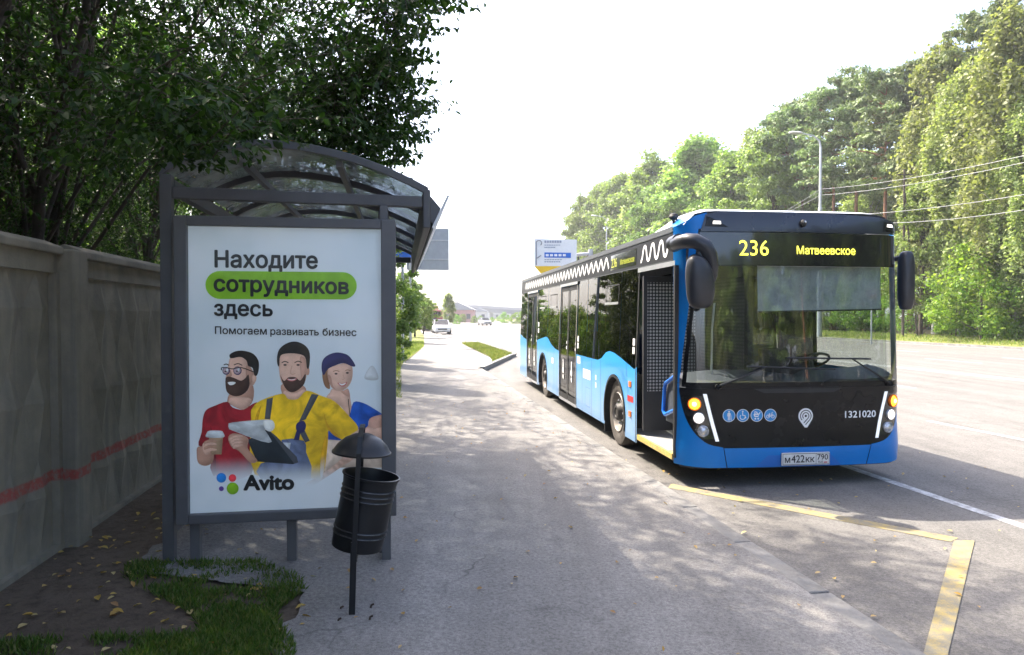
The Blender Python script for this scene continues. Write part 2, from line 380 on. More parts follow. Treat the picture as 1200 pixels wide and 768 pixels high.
# painted markings, each a sheet 4 mm above the road
def stripe(name, a, b, wd, mat, z=ZR + 0.004, n=1):
    a, b = Vector(a), Vector(b); d = (b - a).normalized(); p = Vector((-d.y, d.x)) * wd / 2
    L = [a + p, a - p, b - p, b + p]; struct(MB().add([RF(q.x, q.y, z) for q in L], [(0, 1, 2, 3)]).build(name, mat))
stripe('lane_line', (5.42, -30), (5.42, 22), 0.12, 'white_paint')
stripe('lane_line', (5.42, 22), (5.2, 90), 0.12, 'white_paint')
for lane in (9.2, 13.0, 22.4, 26.2):
    for k in range(-6, 26): stripe('lane_dash', (lane, k * 8), (lane, k * 8 + 3.0), 0.12, 'white_paint')
for lv in (17.5, 17.85, 33.1): stripe('lane_line', (lv, -100), (lv, 300), 0.12, 'white_paint')
def wq(px, py): return toRF(on_ground(px, py, ZR))
def quadpx(name, q, mat, z): struct(MB().add([RF(*wq(*p), z) for p in q], [(0, 1, 2, 3)]).build(name, mat))
quadpx('stop_zigzag_line', [(787, 567.5), (783, 572), (1114, 635.5), (1123, 631)], 'yellow_paint', ZR + 0.004)
quadpx('stop_zigzag_line', [(1118, 634), (1142, 635), (1106, 790), (1076, 790)], 'yellow_paint', ZR + 0.008)
# ---- kerb: stones one metre long laid end to end
kerb = thing('kerb', None, None); kerb['kind'] = 'structure'
kb = MB().box(-0.075, 0.075, -0.494, 0.494, -0.30, 0.0); ks = kb.build('kerb_stone', 'kerb_concrete', kerb, bevel=0.012)
first = True
def kstone(v, w, rz, z=-0.055):
    global first
    o = ks if first else ks.copy()
    if not first: COL.objects.link(o)
    first = False
    o.location = RF(v, w, z + RND.uniform(-0.004, 0.004)); o.rotation_euler = (0, 0, TH + rz + RND.uniform(-0.006, 0.006)); o.parent = kerb
for i in range(-4, 23): kstone(2.625, i + 0.55, 0)
dg = math.atan2(5.2 - 2.71, 31.6 - 23.1)
for i in range(9):
    t = (i + 0.5) / 9; kstone(2.70 + t * 2.49, 23.1 + t * 8.5, -dg, 0.0 if i < 8 else -0.02)
for i in range(12): kstone(5.08 - i * 0.01, 32.2 + i, 0, -0.02)
struct(MB().box(-0.08, 0.08, -330, 340, -0.3, 0.0).build('kerb_strip', 'kerb_concrete')); kk = bpy.data.objects['kerb_strip']; kk.location = RF(33.6, 0, -0.03); kk.rotation_euler = (0, 0, TH)
# ================================================================ concrete fence
def fencemat():
    m, nt, out = newmat('fence_concrete'); co = coords(nt); sep = N(nt, 'ShaderNodeSeparateXYZ'); nt.links.new(co, sep.inputs[0])
    f = noise_(nt, co, 2.2, 6, 0.65); g = noise_(nt, co, 55, 4, 0.7)
    c = ramp(nt, f, [(0.3, (0.17, 0.152, 0.118)), (0.7, (0.29, 0.262, 0.205))])
    st = N(nt, 'ShaderNodeMapping'); st.inputs['Scale'].default_value = (7, 7, 0.5); nt.links.new(co, st.inputs[0])
    s = noise_(nt, st.outputs[0], 1.0, 5, 0.6); c = mix(nt, math_(nt, 'MULTIPLY', ramp(nt, s, [(0.5, (0, 0, 0)), (0.72, (1, 1, 1))]), 0.55), c, (0.11, 0.11, 0.10))
    # old red paint stripe, brushed by hand, so uneven
    wob = math_(nt, 'MULTIPLY_ADD', noise_(nt, co, 3.0, 3), 0.05, -0.025)
    d = math_(nt, 'ABSOLUTE', math_(nt, 'SUBTRACT', math_(nt, 'ADD', sep.outputs[2], wob), 0.62))
    band = ramp(nt, d, [(0.028, (1, 1, 1)), (0.042, (0, 0, 0))]); wear = ramp(nt, noise_(nt, co, 26, 5, 0.7), [(0.36, (0.2,) * 3), (0.52, (1, 1, 1))])
    c = mix(nt, math_(nt, 'MULTIPLY', math_(nt, 'MULTIPLY', band, wear), 0.72), c, (0.33, 0.04, 0.03))
    b = N(nt, 'ShaderNodeBsdfPrincipled', Roughness=0.92); b.inputs['Specular IOR Level'].default_value = 0.25
    nt.links.new(c, b.inputs['Base Color']); bp = N(nt, 'ShaderNodeBump', Strength=0.5, Distance=0.008)
    nt.links.new(g, bp.inputs['Height']); nt.links.new(bp.outputs[0], b.inputs['Normal']); nt.links.new(b.outputs[0], out.inputs[0])
fencemat()
FV = -2.32
fence = thing('concrete_fence', 'grey concrete panel fence with diamond relief and a red painted stripe', 'fence', RF(FV, 5.3, 0.0), TH)
def fence_panel():
    """cast panel: raised border, field of pointed diamonds; x=0 is the street face, y runs along"""
    mb = MB(); L, z0, z1 = 2.88, -0.15, 2.12; t = 0.14
    mb.box(-t, -0.001, 0, L, z0, z1)                      # slab behind the relief
    b = 0.13                                               # border strips, proud of the slab
    mb.box(-0.004, 0.035, 0, L, z1 - b, z1 + 0.0); mb.box(-0.004, 0.05, 0, L, z0, z0 + 0.30); mb.box(-0.004, 0.05, 0, 0.10, z0 + 0.30, z1 - b); mb.box(-0.004, 0.05, L - 0.10, L, z0 + 0.30, z1 - b)
    ya, yb, za, zb = 0.10, L - 0.10, z0 + 0.30, z1 - b; nc, nr = 8, 3; dy = (yb - ya) / nc; dz = (zb - za) / nr
    for r in range(nr):
        for c in range(nc):
            cy, cz = ya + (c + 0.5) * dy, za + (r + 0.5) * dz
            top, bot, l, rr = (-0.002, cy, cz + dz / 2), (-0.002, cy, cz - dz / 2), (-0.002, cy - dy / 2, cz + dz * 0.12), (-0.002, cy + dy / 2, cz + dz * 0.12)
            ap = (0.040, cy, cz + dz * 0.10)
            mb.add([top, l, bot, rr, ap], [(0, 1, 4), (1, 2, 4), (2, 3, 4), (3, 0, 4)])
    return mb
pan0 = fence_panel().build('panel', 'fence_concrete', fence)
pp = MB(); pp.box(-0.12, 0.14, -0.11, 0.11, -0.3, 2.16)
pst0 = pp.build('post', 'fence_concrete', fence, bevel=0.015)
cp0 = MB().prism([(-0.16, 0, 2.12), (0.085, 0, 2.12), (0.085, 0, 2.17), (-0.04, 0, 2.22), (-0.16, 0, 2.17)], (0, 2.79, 0)).build('coping', 'fence_concrete', fence, bevel=0.01)
for i in range(-4, 12):
    for src, dy in ((pan0, 0.06), (pst0, 0.0), (cp0, 0.105)):
        o = src if i == 0 else src.copy()
        if i: COL.objects.link(o)
        o.parent = fence; o.location = (RND.uniform(-0.012, 0.012) if src is not pst0 else 0, i * 3.0 + dy, RND.uniform(-0.012, 0.012)); o.rotation_euler = (0, RND.uniform(-0.008, 0.008), 0)

# ================================================================ bus shelter
pm('shelter_metal', (0.085, 0.085, 0.09), 0.55, 0.0, var=(5, 0.15), dirt=(9, 0.58, (0.2, 0.19, 0.17), 0.35))
pm('shelter_white', (0.62, 0.63, 0.65), 0.45, 0.0, var=(4, 0.06))
glassmat('roof_sheet', (0.66, 0.72, 0.78), 1.4, 0.15, cover=((0.55, 0.58, 0.60), 0.46, 4.0))
glassmat('clear_glass', (0.93, 0.95, 0.95), 1.5)
SV0, SW0 = -0.71, 4.78
sh = thing('bus_shelter', 'dark grey metal bus shelter with arched translucent roof', 'bus shelter', RF(SV0, SW0, 0.0), TH)
SL = 5.0                                                   # length along the street
def archz(x):                                              # roof section: low at the rear (-0.80), crest, sloping to the front (0.90)
    t = (x + 0.80) / 1.70
    return 2.82 - 0.20 * ((0.38 - t) / 0.38) ** 2 if t < 0.38 else 2.82 - 0.28 * ((t - 0.38) / 0.62) ** 2
AX = frange(-0.80, 0.90, 0.085)
for k in range(6):
    y = 0.0 + k * SL / 5; pts = [(x, y, archz(x)) for x in AX]
    m = MB(); m.loft([[Vector((x, y - 0.022, archz(x) - 0.025)), Vector((x, y + 0.022, archz(x) - 0.025)), Vector((x, y + 0.022, archz(x) + 0.022)), Vector((x, y - 0.022, archz(x) + 0.022))] for x in AX]); m.build('arch_rib', 'shelter_metal', sh)
for k in range(5):
    y0, y1 = k * SL / 5 + 0.012, (k + 1) * SL / 5 - 0.012
    m = MB(); m.loft([[Vector((x, y0, archz(x) + 0.024)), Vector((x, y1, archz(x) + 0.024)), Vector((x, y1, archz(x) + 0.031)), Vector((x, y0, archz(x) + 0.031))] for x in AX]); m.build('roof_panel', 'roof_sheet', sh, smooth=True)
for k in range(2): MB().bar((-0.35 + k * 0.66, 0.03, archz(-0.35 + k * 0.66) - 0.05), (-0.35 + k * 0.66, SL - 0.03, archz(-0.35 + k * 0.66) - 0.05), 0.04, 0.045).build('purlin', 'shelter_metal', sh)
MB().bar((0.89, -0.02, 2.42), (0.89, SL, 2.42), 0.05, 0.26).build('gutter', 'shelter_metal', sh, bevel=0.008)
MB().prism([(0.925, 0, 2.30), (0.935, 0, 2.29), (1.045, 0, 2.515), (1.03, 0, 2.52)], (0, SL, 0)).build('front_board', 'shelter_white', sh)
MB().prism([(0.917, 0.01, 2.34), (0.935, 0.01, 2.32), (0.985, 0.01, 2.43), (0.917, 0.01, 2.51)], (0, SL - 0.02, 0)).build('board_bracket', 'shelter_metal', sh)
MB().bar((-0.72, 0.0, 2.485), (0.86, 0.0, 2.465), 0.055, 0.075).build('tie_beam', 'shelter_metal', sh, bevel=0.006)
MB().bar((-0.72, SL, 2.485), (0.86, SL, 2.465), 0.055, 0.075).build('tie_beam', 'shelter_metal', sh, bevel=0.006)
MB().bar((-0.76, 0.06, 2.54), (-0.76, SL - 0.06, 2.54), 0.06, 0.08).build('rear_beam', 'shelter_metal', sh)
for x, y, zt in ((-0.76, 0.0, 2.60), (-0.76, SL / 2, 2.49), (-0.76, SL, 2.60), (0.60, 0.12, 2.425), (0.60, SL, 2.425)):
    MB().box(x - 0.035, x + 0.035, y - 0.035, y + 0.035, 0.02, zt).build('post', 'shelter_metal', sh, bevel=0.006)
for k in range(2):                                         # glazed rear wall
    a, b = 0.06 + k * SL / 2, SL / 2 - 0.06 + k * SL / 2
    MB().box(-0.764, -0.756, a, b, 0.32, 2.2).build('rear_pane', 'clear_glass', sh)
    MB().bar((-0.76, a - 0.02, 0.30), (-0.76, b + 0.02, 0.30), 0.04, 0.04).build('rail', 'shelter_metal', sh); MB().bar((-0.76, a - 0.02, 2.22), (-0.76, b + 0.02, 2.22), 0.04, 0.04).build('rail', 'shelter_metal', sh)
bench = MB().box(-0.69, -0.33, 0.9, 3.9, 0.52, 0.56).build('bench_seat', 'shelter_metal', sh, bevel=0.01)
for y in (1.1, 2.4, 3.7): MB().bar((-0.51, y, 0.05), (-0.51, y, 0.52), 0.05, 0.05, (0, 1, 0)).build('bench_leg', 'shelter_metal', sh)

# ================================================================ advertising lightbox
pm('box_metal', (0.10, 0.10, 0.105), 0.5, 0.0, var=(4, 0.12), dirt=(7, 0.6, (0.22, 0.21, 0.2), 0.3))
PV, PW = -0.714, 4.67                                      # middle of the front face
lb = thing('advertising_lightbox', 'upright grey lightbox with a recruitment poster of three workers', 'lightbox', RF(PV, PW, 0.0), TH)
HWp, Z0p, Z1p = 0.687, 0.375, 2.33
fr = MB()
fr.box(-HWp, -HWp + 0.075, 0, 0.16, Z0p, Z1p); fr.box(HWp - 0.095, HWp, 0, 0.16, Z0p, Z1p)
fr.box(-HWp + 0.075, HWp - 0.095, 0.001, 0.16, Z1p - 0.062, Z1p); fr.box(-HWp + 0.075, HWp - 0.095, 0.001, 0.16, Z0p, Z0p + 0.062)
fr.box(-HWp + 0.07, HWp - 0.09, 0.05, 0.155, Z0p + 0.06, Z1p - 0.06)
fr.build('frame', 'box_metal', lb, bevel=0.006)
MB().lathe([(0.006, 0), (0.006, 0.004), (0.0, 0.004)], 12, 'y', (HWp - 0.045, -0.004, 2.0)).build('lock', 'box_metal', lb)
for x in (-0.59, 0.008, 0.62): MB().box(x - 0.03, x + 0.03, 0.06, 0.12, 0.02, Z0p + 0.01).build('leg', 'box_metal', lb, bevel=0.004)
MB().box(0.585, 0.635, 0.07, 0.12, Z1p - 0.005, 2.432).build('hanger', 'box_metal', lb)
# --- the print: px of the photograph -> point in the poster plane
LBI = Matrix.Rotation(-TH, 4, 'Z') @ Matrix.Translation(-RF(PV, PW, 0.0))
def posterpt(px, py, y=0.03):
    o = LBI @ CAM; r = Matrix.Rotation(-TH, 3, 'Z') @ ray(px, py); q = o + r * ((y - o.y) / r.y); return q.x, q.z
YB = 0.045
def PL(layer): return lambda a, b: (a, YB - 0.0008 * layer, b)
BACKLIT = 0.048                                            # the tubes behind the sheet glow faintly by day
def printmat(name, col, fade=None, rough=0.5):
    cloth = any(k in name for k in ('red', 'yellow', 'bib', 'blue', 'card', 'paper')) and 'logo' not in name
    """printed ink; fade = (z0,z1) heights between which the ink thins out to the white of the paper"""
    m, nt, out = newmat(name); co = coords(nt); b = N(nt, 'ShaderNodeBsdfPrincipled', Roughness=rough)
    f = noise_(nt, co, 11, 4); c = ramp(nt, f, [(0.3, tuple(x * 0.86 for x in col)), (0.72, tuple(min(1, x * 1.1) for x in col))])
    fo = N(nt, 'ShaderNodeTexNoise', Scale=5.5, Detail=5.0, Roughness=0.55, Distortion=2.2); nt.links.new(co, fo.inputs['Vector'])
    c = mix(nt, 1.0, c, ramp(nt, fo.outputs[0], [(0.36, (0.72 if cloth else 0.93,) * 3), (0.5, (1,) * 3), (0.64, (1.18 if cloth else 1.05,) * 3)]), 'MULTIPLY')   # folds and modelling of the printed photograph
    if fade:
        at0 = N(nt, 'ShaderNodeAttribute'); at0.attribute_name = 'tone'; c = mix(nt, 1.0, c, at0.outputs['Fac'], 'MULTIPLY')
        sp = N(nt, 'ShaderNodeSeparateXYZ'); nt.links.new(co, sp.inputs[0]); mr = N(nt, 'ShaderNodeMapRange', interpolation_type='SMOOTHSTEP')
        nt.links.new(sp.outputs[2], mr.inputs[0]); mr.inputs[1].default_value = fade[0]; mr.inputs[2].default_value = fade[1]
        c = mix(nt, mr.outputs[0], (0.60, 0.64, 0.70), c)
    at = N(nt, 'ShaderNodeAttribute'); at.attribute_name = 'tone'
    if not fade: c = mix(nt, 1.0, c, at.outputs['Fac'], 'MULTIPLY')
    nt.links.new(c, b.inputs['Base Color']); nt.links.new(c, b.inputs['Emission Color']); b.inputs['Emission Strength'].default_value = BACKLIT; nt.links.new(b.outputs[0], out.inputs[0])
def papermat():
    m, nt, out = newmat('poster_paper'); co = coords(nt); b = N(nt, 'ShaderNodeBsdfPrincipled', Roughness=0.45)
    c = ramp(nt, noise_(nt, co, 1.6, 3), [(0.3, (0.50, 0.57, 0.63)), (0.55, (0.62, 0.66, 0.72)), (0.75, (0.66, 0.70, 0.74))])
    sp = N(nt, 'ShaderNodeSeparateXYZ'); nt.links.new(co, sp.inputs[0])
    c = mix(nt, math_(nt, 'MULTIPLY', ramp(nt, math_(nt, 'ABSOLUTE', math_(nt, 'SUBTRACT', sp.outputs[2], 1.25)), [(0.0, (1, 1, 1)), (0.45, (0, 0, 0))]), 0.35), c, (0.42, 0.50, 0.55))
    nt.links.new(c, b.inputs['Base Color']); nt.links.new(c, b.inputs['Emission Color']); b.inputs['Emission Strength'].default_value = BACKLIT; nt.links.new(b.outputs[0], out.inputs[0])
papermat()
sheet_ = MB().add([(-HWp + 0.06, YB, Z0p + 0.05), (HWp - 0.08, YB, Z0p + 0.05), (HWp - 0.08, YB, Z1p - 0.05), (-HWp + 0.06, YB, Z1p - 0.05)], [(0, 1, 2, 3)]).build('poster', 'poster_paper', lb)
FADE = (0.62, 0.80)
for nm, c, fd in (('ink_black', (0.012, 0.012, 0.014), None), ('ink_green', (0.20, 0.42, 0.012), None), ('ink_red', (0.30, 0.012, 0.022), FADE), ('ink_yellow', (0.80, 0.50, 0.012), (0.60, 0.74)),
                  ('ink_skin', (0.66, 0.41, 0.32), None), ('ink_skin_fade', (0.62, 0.40, 0.31), (0.58, 0.72)), ('ink_skin_dark', (0.47, 0.26, 0.19), None), ('ink_hair', (0.022, 0.016, 0.013), None), ('ink_beard', (0.07, 0.036, 0.026), None), ('ink_navy', (0.022, 0.022, 0.11), None),
                  ('ink_blue', (0.01, 0.08, 0.42), None), ('ink_strap', (0.07, 0.075, 0.09), None), ('ink_bib', (0.12, 0.15, 0.26), (0.60, 0.76)), ('ink_paper', (0.55, 0.58, 0.62), None), ('ink_board', (0.02, 0.026, 0.034), None), ('ink_card', (0.58, 0.46, 0.38), (0.55, 0.68)),
                  ('ink_cup', (0.36, 0.24, 0.15), None), ('ink_white', (0.78, 0.78, 0.78), None), ('ink_lip', (0.55, 0.16, 0.15), None), ('ink_hairfair', (0.25, 0.12, 0.06), None), ('ink_logoblue', (0.02, 0.20, 0.62), None), ('ink_logored', (0.80, 0.05, 0.07), None), ('ink_logopurple', (0.10, 0.04, 0.25), None), ('ink_shade', (0.52, 0.29, 0.22), None), ('ink_redshade', (0.17, 0.008, 0.014), FADE), ('ink_yellowshade', (0.62, 0.33, 0.008), FADE), ('ink_blur', (0.50, 0.52, 0.55), None), ('ink_lens', (0.40, 0.30, 0.34), None)):
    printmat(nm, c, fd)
def cpx(p): return posterpt(220 + p[0] / 3.842, 390 + p[1] / 3.842)
def ink(mb, pts, mi, layer, n=4):
    q = [cpx(p) for p in (smoothpoly(pts, n) if n > 1 else pts)]; o = len(mb.v)
    xs, ys = [p[0] for p in q], [p[1] for p in q]; sz = min(max(xs) - min(xs), max(ys) - min(ys))
    if sz < 0.03: mb.patch(q, PL(layer), mi=mi); return
    st = max(0.010, sz / 14); mb.patch(q, PL(layer), frange(min(xs), max(xs), st)[1:-1], frange(min(ys), max(ys), st)[1:-1], mi)
    # rounded modelling: tone follows the distance from the outline, light from the upper left
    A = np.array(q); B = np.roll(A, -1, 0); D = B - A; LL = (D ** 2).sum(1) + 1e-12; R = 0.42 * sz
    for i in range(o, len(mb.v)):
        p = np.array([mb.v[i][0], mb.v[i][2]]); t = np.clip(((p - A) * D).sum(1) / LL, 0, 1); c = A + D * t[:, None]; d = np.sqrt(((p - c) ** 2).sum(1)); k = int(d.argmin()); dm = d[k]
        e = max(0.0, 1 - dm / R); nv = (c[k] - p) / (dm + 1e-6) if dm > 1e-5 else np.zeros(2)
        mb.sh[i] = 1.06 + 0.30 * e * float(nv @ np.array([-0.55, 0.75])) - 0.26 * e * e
def stroke(mb, pts, w, mi, layer):
    for qd in ribbon([cpx(p) for p in smoothpoly(pts, 4, False)], w): mb.add([PL(layer)(*p) for p in qd], [(0, 1, 2, 3)], mi)
# woman, in blue with a cap
mb = MB(); ms = ['ink_navy', 'ink_hairfair', 'ink_skin', 'ink_blue', 'ink_lip', 'ink_white', 'ink_hair', 'ink_card', 'ink_shade']
ink(mb, [(650, 255), (700, 262), (722, 255), (735, 320), (742, 372), (715, 378), (690, 335), (625, 298), (640, 270)], 2, 1)
ink(mb, [(700, 262), (722, 255), (730, 290), (712, 285), (690, 268)], 8, 1.4)
ink(mb, [(745, 315), (790, 318), (840, 345), (878, 375), (820, 388), (810, 430), (790, 470), (720, 482), (625, 482), (630, 400), (690, 350), (725, 378)], 3, 2, 3)
ink(mb, [(812, 420), (818, 390), (850, 375), (884, 380), (884, 480), (800, 460), (790, 440)], 8, 3)
ink(mb, [(816, 425), (840, 432), (884, 430), (884, 480), (800, 460), (795, 442)], 2, 3.4)
ink(mb, [(610, 482), (700, 487), (884, 490), (884, 610), (660, 610), (605, 645)], 7, 2.6, 1)
ink(mb, [(608, 165), (632, 160), (632, 200), (640, 252), (618, 244), (606, 205)], 1, 3)
ink(mb, [(632, 163), (665, 148), (705, 138), (738, 150), (741, 200), (725, 240), (695, 262), (665, 262), (642, 240), (630, 200)], 2, 3.5)
ink(mb, [(632, 190), (644, 200), (652, 238), (668, 258), (645, 244), (632, 210)], 8, 3.7)
ink(mb, [(602, 168), (605, 130), (625, 105), (665, 90), (705, 95), (730, 110), (754, 148), (740, 153), (700, 138), (660, 150), (630, 165), (612, 192)], 0, 4.5)
ink(mb, [(673, 226), (695, 230), (717, 223), (708, 240), (690, 243)], 4, 4); ink(mb, [(680, 229), (695, 232), (711, 227), (703, 236), (690, 238)], 5, 4.4)
for ex, ey in ((667, 186), (718, 182)): ink(mb, disc((ex, ey), 7, 10, 4), 6, 4.0, 1)
stroke(mb, [(654, 176), (668, 171), (682, 176)], 0.004, 1, 4.2); stroke(mb, [(708, 172), (720, 168), (733, 172)], 0.004, 1, 4.2)
stroke(mb, [(698, 190), (704, 208), (694, 213)], 0.0035, 8, 4.0); stroke(mb, [(722, 300), (726, 340), (730, 372)], 0.005, 6, 3.6)
mb.build('printed_woman', ms, sheet_)['label'] = 'printed woman in navy cap and blue shirt'
# man in red with glasses and a cup
mb = MB(); ms = ['ink_hair', 'ink_skin', 'ink_beard', 'ink_red', 'ink_white', 'ink_cup', 'ink_skin_dark', 'ink_redshade', 'ink_navy', 'ink_paper', 'ink_shade', 'ink_lens']
ink(mb, [(195, 268), (285, 232), (292, 305), (250, 348), (190, 325), (175, 312)], 6, 1); ink(mb, [(180, 310), (200, 290), (285, 300), (250, 346), (190, 322)], 1, 1.3)
ink(mb, [(175, 312), (200, 338), (250, 348), (290, 322), (316, 318), (330, 360), (285, 640), (110, 640), (112, 540), (100, 522), (46, 510), (60, 450), (65, 390), (80, 350), (120, 330)], 3, 2, 3)
ink(mb, [(110, 540), (104, 480), (100, 420), (112, 470), (124, 560), (122, 640), (110, 640)], 7, 2.3, 2); ink(mb, [(285, 640), (270, 560), (250, 500), (285, 400), (300, 345), (320, 360)], 7, 2.3, 2)
ink(mb, [(45, 515), (105, 522), (115, 560), (105, 590), (75, 602), (45, 588), (38, 550)], 6, 3)
ink(mb, [(92, 470), (157, 470), (150, 550), (105, 550)], 5, 3.6, 1); ink(mb, [(82, 456), (95, 443), (145, 443), (158, 452), (158, 473), (84, 473)], 9, 4)
for k in range(4): ink(mb, [(72, 492 + k * 13), (100, 482 + k * 13), (124, 486 + k * 13), (128, 495 + k * 12), (100, 496 + k * 13), (76, 506 + k * 12)], 1 if k % 2 else 6, 4.3 + 0.2 * k, 3)
ink(mb, [(64, 505), (80, 490), (92, 500), (98, 540), (80, 552), (66, 535)], 1, 4.1)
ink(mb, [(192, 110), (235, 106), (262, 122), (278, 150), (302, 190), (308, 208), (295, 236), (280, 240), (270, 262), (250, 278), (200, 282), (176, 262), (168, 215), (170, 195), (178, 160)], 1, 3)
ink(mb, [(262, 150), (285, 165), (296, 195), (280, 235), (262, 215)], 6, 3.2); ink(mb, disc((297, 207), 11, 12, 19), 1, 3.3, 1)
ink(mb, [(188, 98), (215, 84), (250, 82), (292, 95), (316, 125), (319, 160), (311, 192), (298, 192), (290, 160), (270, 150), (262, 126), (235, 110), (200, 116), (188, 113)], 0, 4)
ink(mb, [(168, 208), (185, 199), (210, 206), (238, 217), (258, 205), (272, 190), (276, 240), (256, 272), (225, 287), (195, 283), (172, 262)], 2, 3.6)
ink(mb, [(178, 225), (200, 222), (214, 226), (204, 235), (188, 237)], 4, 4); ink(mb, [(182, 168), (172, 192), (180, 200), (196, 196), (192, 172)], 6, 3.5)
for cx, cy, r in ((171, 173, 17), (222, 172, 19)):
    ink(mb, disc((cx, cy), r, 20, r * 1.03), 8, 3.9, 1); ink(mb, disc((cx - 1, cy - 1), r - 3, 18), 11, 4.2, 1); ink(mb, disc((cx - 2, cy + 2), 6, 10, 3), 0, 4.4, 1); ink(mb, [(cx + 3, cy - 12), (cx + 9, cy - 8), (cx + 6, cy + 4), (cx, cy - 2)], 9, 4.5)
stroke(mb, [(150, 170), (152, 158), (180, 160), (200, 164), (240, 158), (305, 182)], 0.006, 0, 4.6)
stroke(mb, [(160, 146), (172, 142), (184, 148)], 0.006, 0, 4.6); stroke(mb, [(206, 146), (225, 140), (244, 148)], 0.006, 0, 4.6)
mb.build('printed_man', ms, sheet_)['label'] = 'printed bearded man in red shirt with glasses and a cup'
# man in yellow with clipboard
mb = MB(); ms = ['ink_yellow', 'ink_skin', 'ink_hair', 'ink_beard', 'ink_strap', 'ink_bib', 'ink_board', 'ink_paper', 'ink_lip', 'ink_skin_dark', 'ink_yellowshade', 'ink_skin_fade', 'ink_white', 'ink_navy', 'ink_shade']
ink(mb, [(425, 232), (515, 238), (532, 270), (495, 300), (450, 300), (424, 276)], 9, 5); ink(mb, [(436, 262), (480, 272), (520, 255), (530, 272), (495, 300), (450, 299), (428, 278)], 1, 5.2)
ink(mb, [(690, 480), (740, 455), (775, 440), (750, 560), (700, 600), (620, 655), (560, 690), (520, 690), (600, 640), (680, 580), (715, 530)], 11, 5)
ink(mb, [(425, 275), (450, 299), (495, 299), (535, 262), (600, 285), (660, 310), (720, 370), (768, 428), (740, 455), (690, 482), (635, 440), (630, 500), (605, 655), (540, 655), (300, 640), (284, 390), (290, 340), (330, 305)], 0, 6, 3)
ink(mb, [(632, 438), (618, 400), (612, 360), (622, 395), (640, 428), (690, 478), (660, 466)], 10, 6.3, 2); ink(mb, [(620, 560), (628, 500), (632, 445), (618, 470), (600, 540), (596, 640), (606, 650)], 10, 6.3, 2)
ink(mb, [(300, 400), (310, 360), (330, 330), (318, 380), (312, 420), (300, 440)], 10, 6.3, 2)
ink(mb, [(355, 300), (383, 292), (370, 392), (345, 390)], 4, 6.6, 1); ink(mb, [(557, 277), (589, 281), (530, 392), (500, 402)], 4, 6.6, 1)
ink(mb, [(492, 408), (520, 398), (532, 420), (520, 450), (495, 448), (486, 430)], 13, 7.0); ink(mb, [(500, 440), (525, 440), (549, 488), (528, 496), (512, 470)], 4, 6.8, 1); ink(mb, [(490, 440), (508, 448), (500, 486), (476, 484)], 13, 6.8, 1)
ink(mb, [(420, 484), (522, 488), (532, 540), (553, 660), (328, 660), (328, 590), (440, 560)], 5, 6.7, 2); ink(mb, [(428, 495), (463, 497), (458, 526), (440, 524)], 7, 6.9, 1)
ink(mb, [(268, 486), (340, 440), (362, 438), (496, 586), (472, 594), (310, 582)], 6, 7.2, 1); ink(mb, [(362, 438), (400, 470), (490, 560), (497, 586), (478, 590)], 4, 7.4, 1)
ink(mb, [(180, 475), (200, 455), (240, 460), (272, 480), (268, 520), (298, 558), (312, 580), (280, 586), (230, 535), (195, 515)], 9, 7.4)
for k in range(4): ink(mb, [(182 + k * 6, 478 + k * 13), (215, 462 + k * 14), (240, 462 + k * 14), (246, 470 + k * 13), (215, 478 + k * 14), (192 + k * 5, 492 + k * 11)], 1, 7.6 + 0.2 * k, 3)
ink(mb, [(182, 415), (200, 405), (350, 392), (384, 400), (390, 428), (372, 446), (345, 438), (378, 492), (330, 490), (200, 442), (184, 432)], 7, 7.8, 2); ink(mb, [(338, 402), (352, 393), (384, 400), (390, 428), (372, 446), (348, 436)], 12, 8.0, 3)
ink(mb, [(410, 103), (450, 90), (505, 93), (532, 112), (533, 200), (515, 240), (480, 264), (455, 264), (430, 237), (414, 200)], 1, 6.8); ink(mb, disc((539, 173), 9, 12, 20), 9, 6.7, 1)
ink(mb, [(505, 110), (532, 130), (532, 200), (515, 236), (508, 190)], 14, 7.0)
ink(mb, [(402, 102), (415, 70), (450, 46), (490, 41), (530, 60), (549, 95), (546, 155), (536, 160), (528, 112), (500, 97), (450, 94), (416, 106), (411, 152), (402, 140)], 2, 7.4)
ink(mb, [(416, 192), (432, 218), (450, 203), (468, 200), (487, 203), (506, 216), (529, 186), (526, 226), (506, 251), (480, 267), (455, 266), (432, 240)], 3, 7.2)
ink(mb, [(444, 208), (468, 210), (492, 206), (478, 218), (456, 218)], 8, 7.4); ink(mb, [(450, 209), (468, 212), (486, 208), (476, 214), (460, 214)], 12, 7.6)
for ex in (437, 496): ink(mb, disc((ex, 146), 8, 10, 4), 2, 7.3, 1)
stroke(mb, [(422, 136), (437, 130), (452, 136)], 0.006, 2, 7.3); stroke(mb, [(480, 136), (496, 129), (513, 135)], 0.006, 2, 7.3); stroke(mb, [(468, 150), (462, 182), (472, 188), (484, 184)], 0.004, 14, 7.3)
mb.build('printed_man', ms, sheet_)['label'] = 'printed man in yellow shirt and braces with clipboard'
mb = MB(); ink(mb, [(795, 205), (812, 165), (832, 150), (850, 175), (858, 210), (825, 216)], 0, 1); mb.build('printed_lamp', 'ink_blur', sheet_)
